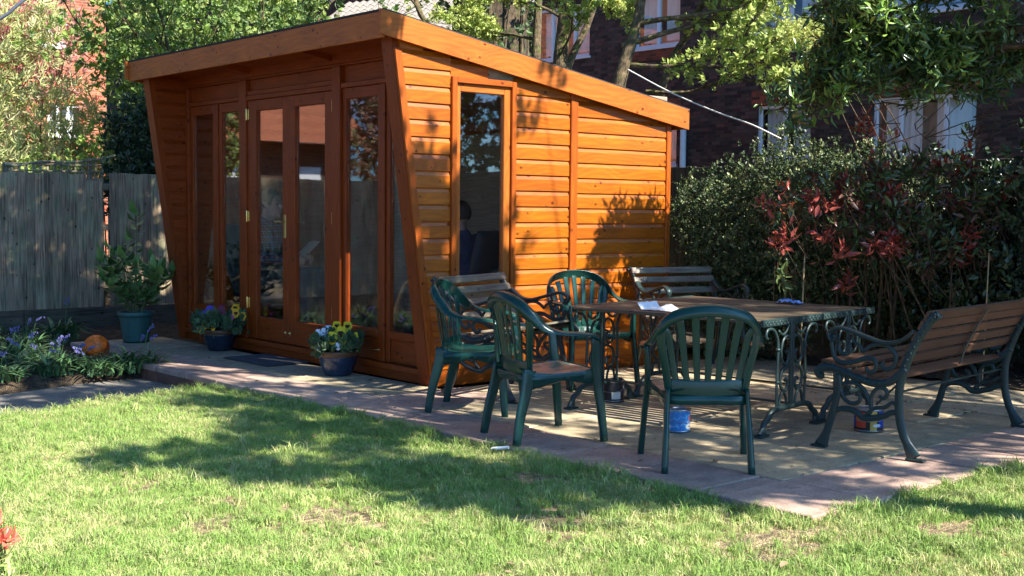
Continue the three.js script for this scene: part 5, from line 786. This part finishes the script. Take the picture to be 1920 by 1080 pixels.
{ // overhead trees outside the picture on the sunny side: their crowns dapple paving, lawn and wall
  const SX = sunDir.x / sunDir.y, SZ = sunDir.z / sunDir.y;
  const crown = (name, label, base, targets, per, rad, seedN, cols, every = 1, th = 3) => {
    srand(seedN); const t = treeThing(name, label, 'tree'), br = [], tips = [], [bx, bz] = base;
    mesh('trunk', branchGeo([[bx, -0.2, bz], [bx - 0.1, th * 0.5, bz + 0.05], [bx - 0.3, th, bz + 0.1]], 0.16, 0.11, 10), M.bark, t);
    for (const [x, y, z, h0, h1, n = 1] of targets) for (let i = 0; i < n; i++) { const h = rr(h0, h1), c = V(x + SX * h + gauss() * 0.1, y + h, z + SZ * h + gauss() * 0.1); tips.push(c); const hub = V(lerp(bx - 0.3, c.x, 0.45), th + 0.45 * (c.y - th) + 0.25, lerp(bz + 0.1, c.z, 0.45)); if (tips.length % every === 0) br.push(branchGeo([[bx - 0.3, th - 0.1, bz + 0.1], hub, c], 0.02, 0.005, 5)); }
    mesh('branches', mg(br), M.bark, t);
    foliage(t, 'crown', sprig(9, 0.105, 0.045, 0.13, 1.0, 0.15, 0.3), M.leaf, around(tips, per, rad), cols, { up: 0.2 });
  };
  const g = [[0.12, 0.22, 0.04], [0.16, 0.27, 0.05], [0.09, 0.17, 0.035]];
  srand(123); const patio = []; for (let i = 0; i < 62; i++) patio.push([rr(0.5, 4.0), 0, rr(-2.9, 0.95), 4.0, 5.6]); for (let i = 0; i < 34; i++) patio.push([rr(0.1, 1.3), rr(0.15, 1.05), -2.7 - rr(0, 0.8), 3.6, 5.0]); for (let i = 0; i < 30; i++) patio.push([rr(1.4, 3.2), rr(0.2, 1.2), rr(-4.3, -3.2), 3.4, 4.8]); for (let i = 0; i < 12; i++) patio.push([rr(3.2, 3.7), 0.6, rr(-1.9, -0.4), 4.0, 5.4]);
  crown('overhanging_tree', 'leafy tree beyond the right picture edge shading the paving', [8.2, -2.6], patio, 18, 0.19, 201, g);
  const lawn = [[-0.5, 1.45], [-0.1, 1.25], [0.3, 1.55], [0.8, 1.4], [0.7, 1.75], [1.2, 1.95], [1.3, 2.35], [1.15, 2.65], [1.6, 1.6], [1.8, 2.2], [1.75, 2.45], [2.1, 1.5], [2.4, 1.9], [2.5, 1.45], [2.9, 1.65], [3.15, 1.8], [3.15, 1.3], [2.75, 1.2], [3.45, 1.0], [1.2, 1.3], [0.2, 1.15], [2.1, 1.9], [2.8, 1.9], [-1.9, 1.1], [-1.8, 1.5], [-1.6, 1.9], [-1.5, 2.25], [-2.0, 2.0], [-1.7, 1.3], [-2.6, 1.1], [-2.9, 1.5], [-2.5, 1.9], [-3.3, 1.3], [-3.6, 1.8], [-4.2, 1.5], [-4.8, 1.3], [-3.1, 2.1], [-4.4, 2.1], [-5.2, 1.8], [-2.4, 2.4], [-5.4, 1.2], [-3.8, 1.1]].map(([x, z]) => [x, 0, z, 4.6, 6.0, 2]);
  crown('shade_tree', 'broad tree beyond the right picture edge shading the lawn', [7.5, -0.5], lawn, 26, 0.2, 202, g);
  const wl = []; srand(321); for (let i = 0; i < 26; i++) wl.push([0, rr(0.1, 1.05), rr(-0.75, 0.15), 3.6, 4.8]); for (let i = 0; i < 7; i++) wl.push([0, rr(1.1, 1.9), rr(-0.2, 0.15), 4.2, 5.2]); for (let i = 0; i < 12; i++) wl.push([0, rr(0.05, 0.5), rr(-2.2, -0.8), 3.6, 4.6]); for (let i = 0; i < 14; i++) wl.push([rr(-1.6, 0.4), 0, rr(0.35, 1.0), 4.6, 5.6]); wl.push([0.085, 2.28, -1.15, 3.5, 3.6]); for (let i = 0; i < 32; i++) wl.push([rr(2.2, 4.0), 0, rr(-0.9, 0.8), 3.6, 5.2]);
  const fn = []; srand(555); for (let i = 0; i < 125; i++) fn.push([-6.3, rr(0.1, 1.65), rr(1.15, 5.2), 9.0, 11.0]);
  crown('tall_tree', 'tall tree beyond the right picture edge shading the far fence', [4.5, -5.6], fn, 16, 0.2, 204, g, 4, 9.2);
  crown('slender_tree', 'slender tree beyond the right picture edge dappling the side wall', [7.0, -3.6], wl, 9, 0.15, 203, g);
}
{ // tall hedge along the far right of the garden, outside the picture but mirrored in the side window
  srand(97); const u = treeThing('boundary_hedge', 'tall dark hedge beyond the right picture edge', 'hedge');
  mesh('stems', mg(Array.from({ length: 14 }, (_, k) => branchGeo([[5 + 0.55 * k, -0.1, -5.3], [5 + 0.55 * k, 1.2, -5.3], [5.1 + 0.55 * k, 2.8, -5.3]], 0.03, 0.01, 5))), M.barkDark, u);
  foliage(u, 'foliage', sprig(8, 0.09, 0.045, 0.1, 1.0), M.leaf, shell([[5.5, 1.9, -5.4, 1.3, 1.9, 0.6], [7.5, 2.0, -5.4, 1.5, 2.0, 0.6], [9.7, 2.0, -5.4, 1.5, 2.0, 0.6], [12, 2.0, -5.4, 1.5, 2.0, 0.6]], 3200, 0.2), [[0.07, 0.12, 0.03], [0.1, 0.17, 0.04], [0.05, 0.09, 0.025]], { up: 0.3 });
}
{ // garden beyond the left fence, mirrored in the glass
  for (const [nm, lab, p, cols, s] of [['mirrored_green_bush', 'tall green bush beyond the fence, mirrored in the left windows', [-9.4, 2.7], [[0.16, 0.24, 0.05], [0.24, 0.32, 0.08]], 7], ['mirrored_red_bush', 'tall red brown bush beyond the fence, mirrored in the right window', [-9.8, 6.2], [[0.3, 0.14, 0.09], [0.18, 0.17, 0.06], [0.38, 0.22, 0.14]], 8]]) {
    srand(s * 101); const t = treeThing(nm, lab, 'shrub'); mesh('stems', mg([0, 1, 2, 3].map((k) => branchGeo([[p[0], -0.1, p[1] + 0.1 * k], [p[0] + 0.1 * k, 1.4, p[1] - 0.1], [p[0] + 0.2 * (k - 1.5), 2.9, p[1] + 0.25 * (k - 1.5)]], 0.035, 0.012, 6))), M.bark, t);
    foliage(t, 'foliage', sprig(8, 0.09, 0.04, 0.08, 1.0), M.leaf, shell([[p[0], 2.4, p[1], 0.7, 1.3, 0.75], [p[0], 3.3, p[1] + 0.2, 0.7, 0.9, 0.8]], 1500, 0.3, 0.3), cols, { up: 0.3 });
  }
}
litter('leaf_litter', 960, () => { if (rnd() < 0.05) { const x = rr(0.5, 4.5), z = rr(1.3, 3.4); return [x, lawnY(x, z) + 0.03, z]; } if (rnd() < 0.75) return [rr(-0.4, 4.2), 0.035 + rr(0, 0.02), rr(-4.6, -3.2)]; if (rnd() < 0.8) { const x = rr(0.3, 3.9), z = rr(-3.2, -2.0); return [x, 0.006, z]; } const x = rr(-3.8, 3.8); return [x, 0.006, rr(0.1, 0.95) - 0.03 * x]; }, [[0.2, 0.11, 0.06], [0.14, 0.09, 0.05], [0.26, 0.18, 0.1]], 0.045, 'dry brown leaf litter under the shrubs and along the paving', 'leaf litter');
// ---------------------------------------------------------------- lines overhead
tag(mesh('overhead_cable', sweep([[-3.3, 1.9, 3.85], [-2.238, 2.641, 2.259], [-2.132, 2.778, 2.121], [0.2, 5.6, -1.3]].map((p) => V(...p)), { w: 0.026, t: 0.026, n: 8 }), mat(0.11, 0.12, 0.15, 0.5), scene), 'grey cable crossing the upper left picture corner', 'cable');
tag(mesh('washing_line', sweep([[-1.39, 2.66, -3.37], [-0.769, 2.391, -3.323], [-0.1, 2.16, -3.22], [0.38, 2.02, -3.13], [0.62, 1.9, -3.2]], { w: 0.014, t: 0.014, n: 6 }), mat(0.7, 0.68, 0.62, 0.7), scene), 'pale washing line running from the tree to the hedge', 'rope');
// ---------------------------------------------------------------- people inside the summerhouse
const cap = (a, b, ra, rb) => { const A = V(...a), B = V(...b), d = B.clone().sub(A), L = d.lengthSq(); return (x, y, z) => { const px = x - A.x, py = y - A.y, pz = z - A.z, h = clamp((px * d.x + py * d.y + pz * d.z) / L, 0, 1); return Math.hypot(px - d.x * h, py - d.y * h, pz - d.z * h) - (ra + (rb - ra) * h); }; };
const ell = (c, r) => { const m = Math.min(...r); return (x, y, z) => { const q = Math.hypot((x - c[0]) / r[0], (y - c[1]) / r[1], (z - c[2]) / r[2]); return (q - 1) * m; }; };
const smin = (fs, k) => (x, y, z) => { let d = fs[0](x, y, z); for (let i = 1; i < fs.length; i++) { const e = fs[i](x, y, z), h = clamp(0.5 + 0.5 * (e - d) / k, 0, 1); d = e + (d - e) * h - k * h * (1 - h); } return d; };
function nets(f, lo, hi, s) {
  const n = [0, 1, 2].map((i) => Math.ceil((hi[i] - lo[i]) / s) + 1), [nx, ny, nz] = n, F = new Float32Array(nx * ny * nz), id = (i, j, k) => (k * ny + j) * nx + i, vi = new Int32Array(nx * ny * nz).fill(-1), pos = [], idx = [];
  for (let k = 0; k < nz; k++) for (let j = 0; j < ny; j++) for (let i = 0; i < nx; i++) F[id(i, j, k)] = f(lo[0] + i * s, lo[1] + j * s, lo[2] + k * s);
  for (let k = 0; k < nz - 1; k++) for (let j = 0; j < ny - 1; j++) for (let i = 0; i < nx - 1; i++) {
    let c = 0, X = 0, Y = 0, Z = 0; const g = (a, b, e) => F[id(i + a, j + b, k + e)];
    for (const [a, b] of [[[0, 0, 0], [1, 0, 0]], [[0, 1, 0], [1, 1, 0]], [[0, 0, 1], [1, 0, 1]], [[0, 1, 1], [1, 1, 1]], [[0, 0, 0], [0, 1, 0]], [[1, 0, 0], [1, 1, 0]], [[0, 0, 1], [0, 1, 1]], [[1, 0, 1], [1, 1, 1]], [[0, 0, 0], [0, 0, 1]], [[1, 0, 0], [1, 0, 1]], [[0, 1, 0], [0, 1, 1]], [[1, 1, 0], [1, 1, 1]]]) { const p = g(...a), q = g(...b); if ((p < 0) !== (q < 0)) { const t = p / (p - q); X += lerp(a[0], b[0], t); Y += lerp(a[1], b[1], t); Z += lerp(a[2], b[2], t); c++; } }
    if (c) { vi[id(i, j, k)] = pos.length / 3; pos.push(lo[0] + (i + X / c) * s, lo[1] + (j + Y / c) * s, lo[2] + (k + Z / c) * s); }
  }
  const quad = (a, b, c, d, flip) => { if (a < 0 || b < 0 || c < 0 || d < 0) return; if (flip) idx.push(a, c, b, a, d, c); else idx.push(a, b, c, a, c, d); };
  for (let k = 1; k < nz - 1; k++) for (let j = 1; j < ny - 1; j++) for (let i = 1; i < nx - 1; i++) { const o = F[id(i, j, k)] < 0;
    if (o !== F[id(i + 1, j, k)] < 0) quad(vi[id(i, j - 1, k - 1)], vi[id(i, j, k - 1)], vi[id(i, j, k)], vi[id(i, j - 1, k)], !o);
    if (o !== F[id(i, j + 1, k)] < 0) quad(vi[id(i - 1, j, k - 1)], vi[id(i - 1, j, k)], vi[id(i, j, k)], vi[id(i, j, k - 1)], !o);
    if (o !== F[id(i, j, k + 1)] < 0) quad(vi[id(i - 1, j - 1, k)], vi[id(i, j - 1, k)], vi[id(i, j, k)], vi[id(i - 1, j, k)], !o); }
  const g = new THREE.BufferGeometry(); g.setAttribute('position', new THREE.Float32BufferAttribute(pos, 3)); g.setIndex(idx); g.computeVertexNormals(); const uv = []; for (let i = 0; i < pos.length; i += 3) uv.push(pos[i] + pos[i + 2] * 0.9, pos[i + 1]); g.setAttribute('uv', new THREE.Float32BufferAttribute(uv, 2)); return g;
}
// a seated figure facing local +x, reading with both hands forward
function seated(label, pos, turn, scale, cloth, hairM, skin, trousers) {
  const o = thing('person', label, 'person', pos, turn); o.scale.setScalar(scale);
  const sh = [-0.05, 0.95, 0.18], el = [0.03, 0.68, 0.235], wr = [0.27, 0.665, 0.15], mir = (p) => [p[0], p[1], -p[2]], LR = (f) => [f((p) => p), f(mir)].flat();
  const torso = [cap([-0.0, 0.5, 0], [-0.04, 0.62, 0], 0.13, 0.125), cap([-0.04, 0.62, 0], [-0.055, 0.86, 0], 0.125, 0.13), cap([-0.055, 0.88, -0.1], [-0.055, 0.88, 0.1], 0.095, 0.095)];
  const arms = LR((m) => [cap(m(sh), m(el), 0.056, 0.045), cap(m(el), m(wr), 0.043, 0.029)]), legs = LR((m) => [cap(m([0, 0.49, 0.09]), m([0.43, 0.51, 0.12]), 0.088, 0.062), cap(m([0.43, 0.51, 0.12]), m([0.47, 0.1, 0.12]), 0.058, 0.038)]);
  const neck = [cap([-0.045, 0.96, 0], [-0.005, 1.07, 0], 0.056, 0.052)], feet = LR((m) => [cap(m([0.46, 0.07, 0.12]), m([0.6, 0.035, 0.13]), 0.04, 0.033)]);
  const bodyF = smin([...torso, ...arms, ...legs, ...neck, ...feet], 0.025), body = nets(bodyF, [-0.26, -0.03, -0.36], [0.68, 1.12, 0.36], 0.014);
  const hc = [0.035, 1.155, 0];
  const head = nets(smin([ell([0.02, 1.19, 0], [0.098, 0.1, 0.077]), ell([0.055, 1.12, 0], [0.07, 0.085, 0.06]), cap([0.118, 1.165, 0], [0.14, 1.135, 0], 0.011, 0.016), cap([0.1, 1.062, 0], [0.098, 1.07, 0], 0.022, 0.022), cap([0.112, 1.185, -0.03], [0.112, 1.185, 0.03], 0.013, 0.013), cap([0.118, 1.098, -0.02], [0.118, 1.098, 0.02], 0.008, 0.008), cap([0.02, 1.14, 0.076], [0.01, 1.175, 0.082], 0.014, 0.018), cap([0.02, 1.14, -0.076], [0.01, 1.175, -0.082], 0.014, 0.018), cap([-0.01, 1.03, 0], [0, 1.09, 0], 0.054, 0.054)], 0.014), [-0.1, 1.0, -0.12], [0.18, 1.32, 0.12], 0.006);
  const hand = (s) => { const W = [wr[0], wr[1], wr[2] * s], fs = [cap(W, [0.33, 0.675, 0.125 * s], 0.026, 0.03), cap([0.325, 0.672, 0.13 * s], [0.355, 0.668, 0.115 * s], 0.03, 0.024)]; const F = (b, m, t) => fs.push(cap(b, m, 0.0105, 0.0095), cap(m, t, 0.0095, 0.008)); for (let i = 0; i < 4; i++) { const y = 0.69 - i * 0.019, l = [0.05, 0.056, 0.053, 0.042][i]; F([0.355, y, (0.128 - i * 0.004) * s], [0.355 + l * 0.75, y - 0.006, (0.108 - i * 0.004) * s], [0.36 + l * 0.9, y - 0.014, (0.078 - i * 0.004) * s]); } F([0.325, 0.695, 0.112 * s], [0.35, 0.715, 0.092 * s], [0.378, 0.715, 0.078 * s]); return nets(smin(fs, 0.006), [0.22, 0.57, s > 0 ? 0.03 : -0.2], [0.46, 0.76, s > 0 ? 0.2 : -0.03], 0.0045); };
  mesh('body', mg([body, head, hand(1), hand(-1)]), skin, o);
  mesh('shirt', nets(((f) => (x, y, z) => f(x, y, z) - 0.014 - 0.004 * Math.sin(x * 60 + y * 35) * Math.sin(z * 50))(smin([...torso, ...arms, cap([-0.05, 0.93, -0.12], [-0.05, 0.93, 0.12], 0.06, 0.06), cap([-0.045, 0.95, 0], [-0.03, 0.99, 0], 0.066, 0.063)], 0.03)), [-0.26, 0.36, -0.36], [0.262, 1.08, 0.36], 0.012), cloth, o);
  mesh('trousers', nets(((f) => (x, y, z) => Math.max(f(x, y, z) - 0.016 - 0.003 * Math.sin(x * 50 + y * 70), 0.085 - y))(smin([...legs, torso[0]], 0.03)), [-0.24, 0.03, -0.3], [0.64, 0.66, 0.3], 0.014), trousers, o);
  mesh('shoes', nets(smin(LR((m) => [cap(m([0.45, 0.06, 0.12]), m([0.63, 0.035, 0.13]), 0.052, 0.04)]), 0.01), [0.36, -0.03, -0.24], [0.72, 0.14, 0.24], 0.012), M.dark, o);
  mesh('hair', nets((x, y, z) => { const a = ell([0.008, 1.2, 0], [0.112, 0.106, 0.09])(x, y, z) + 0.004 * Math.sin(x * 90 + z * 60), face = 0.07 - x + (y - 1.17) * 0.35, low = y - (1.135 - 0.25 * (x + 0.02)); return Math.max(a, -face, -low); }, [-0.15, 1.06, -0.13], [0.16, 1.33, 0.13], 0.006), hairM, o);
  for (const s of [-1, 1]) mesh('eye', new THREE.SphereGeometry(0.011, 10, 8).translate(0.108, 1.163, 0.03 * s), M.dark, o);
  return o;
}
const plaid = canvasTex(256, 256, (g, w, h) => { g.fillStyle = '#2d3046'; g.fillRect(0, 0, w, h); for (let i = 0; i < 4; i++) { g.fillStyle = 'rgba(150,60,80,0.55)'; g.fillRect(i * 64, 0, 22, h); g.fillRect(0, i * 64, w, 22); g.fillStyle = 'rgba(150,165,205,0.6)'; g.fillRect(i * 64 + 38, 0, 10, h); g.fillRect(0, i * 64 + 38, w, 10); } }, [5, 5]);
{
  const skin = mat(0.45, 0.26, 0.19, 0.55), hair = mat(0.025, 0.018, 0.014, 0.6), A = [-3.36, 0.10, -0.56], B = [-0.92, 0.10, -0.98];
  seated('seated person in a checked shirt reading a sheet behind the glass doors', A, 0.53, 1.04, mat(1, 1, 1, 0.9, { map: plaid }), hair, skin, mat(0.03, 0.035, 0.06, 0.9));
  seated('seated person in a dark blue jacket behind the tall side window', B, PI + 0.25, 0.96, mat(0.03, 0.05, 0.12, 0.8), hair, skin, mat(0.03, 0.03, 0.035, 0.9));
  const chair = (label, [x, , z], turn) => {
    const c = thing('bentwood_armchair', label, 'armchair', [x, 0.101, z], turn, 'armchairs inside the summerhouse'), wd = wood(0.50, 0.33, 0.16, 0.5), dk = mat(0.04, 0.045, 0.06, 0.9);
    for (const s of [-1, 1]) mesh('side_frame', sweep([[-0.3, 0.02, s * 0.3], [0.1, 0.018, s * 0.3], [0.4, 0.02, s * 0.3], [0.47, 0.12, s * 0.3], [0.4, 0.42, s * 0.3], [0.3, 0.58, s * 0.3], [0.1, 0.6, s * 0.3], [-0.2, 0.5, s * 0.3]], { w: 0.026, t: 0.06, nrm: [0, 0, 1], n: 6, power: 0.5 }), wd, c);
    mesh('seat_cushion', sweep([[0.38, 0.36, 0], [0.1, 0.33, 0], [-0.16, 0.31, 0]], { w: 0.09, t: 0.5, nrm: [0, 0, 1], n: 12, power: 0.4 }), dk, c); mesh('back_cushion', sweep([[-0.2, 0.34, 0], [-0.28, 0.6, 0], [-0.35, 0.86, 0], [-0.39, 1.0, 0]], { w: 0.08, t: 0.5, nrm: [0, 0, 1], n: 12, power: 0.4 }), dk, c);
    mesh('cross_rail', mg([rod([0.2, 0.27, -0.3], [0.2, 0.27, 0.3], 0.014), rod([-0.2, 0.27, -0.3], [-0.2, 0.27, 0.3], 0.014)]), wd, c);
  };
  chair('bentwood armchair under the person in the checked shirt', A, 0.53); chair('bentwood armchair under the person in the dark jacket', B, PI + 0.25);
  // the sheet the reader holds
  const q = new THREE.PlaneGeometry(0.21, 0.2, 8, 4), a = q.attributes.position; for (let i = 0; i < a.count; i++) a.setZ(i, 0.02 * Math.cos(a.getX(i) * 12)); q.computeVertexNormals();
  const p = mesh('reading_sheet', q.rotateX(-PI / 2).rotateY(PI / 2).rotateZ(0.75).translate(0.41, 0.755, 0).scale(1.04, 1.04, 1.04), mat(0.75, 0.76, 0.8, 0.8, { side: THREE.DoubleSide }), scene); p.position.set(...A); p.rotation.y = 0.53; tag(p, 'white sheet held by the person in the checked shirt', 'paper');
}
// ---------------------------------------------------------------- grass
{
  srand(1234);
  const tuft = (n, hMin, hMax, w) => { const P = [], I = [], U = []; for (let i = 0; i < n; i++) { const a = rr(0, 6.28), r = rr(0, 0.03), x = r * Math.cos(a), z = r * Math.sin(a), h = rr(hMin, hMax), t = rr(0, 6.28), lean = rr(0.15, 1.0) * h, dx = Math.cos(t), dz = Math.sin(t), f = rr(0, PI), wx = Math.cos(f) * w * rr(0.7, 1.2) / 2, wz = Math.sin(f) * w / 2, b = P.length / 3; P.push(x - wx, -0.012, z - wz, x + wx, -0.012, z + wz, x + dx * lean * 0.35 - wx * 0.9, h * 0.6, z + dz * lean * 0.35 - wz * 0.9, x + dx * lean * 0.35 + wx * 0.9, h * 0.6, z + dz * lean * 0.35 + wz * 0.9, x + dx * lean, h * (0.98 - 0.25 * (lean / h)), z + dz * lean); U.push(0, 0, 1, 0, 0, 0.5, 1, 0.5, 0.5, 1); I.push(b, b + 1, b + 2, b + 1, b + 3, b + 2, b + 2, b + 3, b + 4); } const g = new THREE.BufferGeometry(); g.setAttribute('position', new THREE.Float32BufferAttribute(P, 3)); g.setAttribute('uv', new THREE.Float32BufferAttribute(U, 2)); g.setIndex(I); g.computeVertexNormals(); return g; };
  const kinds = [tuft(14, 0.02, 0.045, 0.0032), tuft(12, 0.025, 0.055, 0.003), tuft(10, 0.012, 0.035, 0.0036), tuft(7, 0.045, 0.085, 0.0034)];
  const bare = [[2.75, 2.55, 0.3], [3.35, 1.85, 0.26], [4.15, 1.4, 0.3], [2.7, 1.35, 0.18], [2.2, 2.75, 0.14], [3.75, 1.2, 0.16], [1.6, 2.9, 0.14], [4.5, 0.6, 0.2], [2.5, 2.95, 0.2]];
  camera.updateMatrixWorld(); camera.updateProjectionMatrix(); const v = V(0, 0, 0);
  const lists = kinds.map(() => []);
  for (let i = 0; i < 330000; i++) {
    const x = rr(-1.35, 6.4), z = rr(-2.6, 5.0); if (x < lawnEdge(z) + rr(-0.03, 0.05) || inPatio(x, z, rr(-0.045, 0.0))) continue;
    v.set(x, 0, z).project(camera); if (v.z > 1 || Math.abs(v.x) > 1.12 || v.y < -1.2 || v.y > 1) continue;
    let keep = 0.92 - 0.5 * smooth(0.0, 0.55, fbmWorld(x * 1.5, z * 1.5)); for (const [bx, bz, r] of bare) { const d = Math.hypot(x - bx, z - bz) / r + 0.5 * n2(x * 6, z * 6); keep *= smooth(0.5, 1.25, d) * 0.93 + 0.07; }
    if (rnd() > keep) continue; const edge = inPatio(x, z, 0.09) || x < lawnEdge(z) + 0.1; const k = edge && rnd() < 0.3 ? 3 : rnd() < 0.03 ? 3 : Math.floor(rnd() * 3); lists[k].push([x, z]);
  }
  const g = new THREE.Group(); g.name = 'grass'; g.userData.kind = 'stuff'; tag(g, 'short patchy lawn grass with pale dry blades', 'grass'); scene.add(g);
  const m4 = new THREE.Matrix4(), q = new THREE.Quaternion(), e = new THREE.Euler(), c = new THREE.Color();
  lists.forEach((l, k) => { const im = new THREE.InstancedMesh(kinds[k], M.grass, l.length); l.forEach(([x, z], i) => { const dry = smooth(-0.25, 0.5, fbmWorld(x * 0.9 + 7, z * 0.9)) * 0.42 + 0.16; e.set(rr(-0.2, 0.2), rr(0, 6.28), rr(-0.2, 0.2)); const s = rr(0.6, 1.15) * (0.95 + 0.45 * n2(x * 3.1, z * 3.1)); m4.compose(V(x, lawnY(x, z), z), q.setFromEuler(e), V(s, s, s)); im.setMatrixAt(i, m4); const d = rnd() < dry ? rr(0.35, 1) : rr(0, 0.25), b = rr(0.8, 1.2); c.setRGB(lerp(0.215, 0.62, d) * b, lerp(0.36, 0.57, d) * b, lerp(0.05, 0.25, d) * b); im.setColorAt(i, c); }); im.name = 'blades'; im.userData.kind = 'stuff'; im.castShadow = im.receiveShadow = true; g.add(im); });
}
function fbmWorld(x, z) { return 0.6 * n2(x, z) + 0.3 * n2(x * 2.3 + 5, z * 2.3) + 0.15 * n2(x * 5.1, z * 5.1 + 3); }
renderer.render(scene, camera);
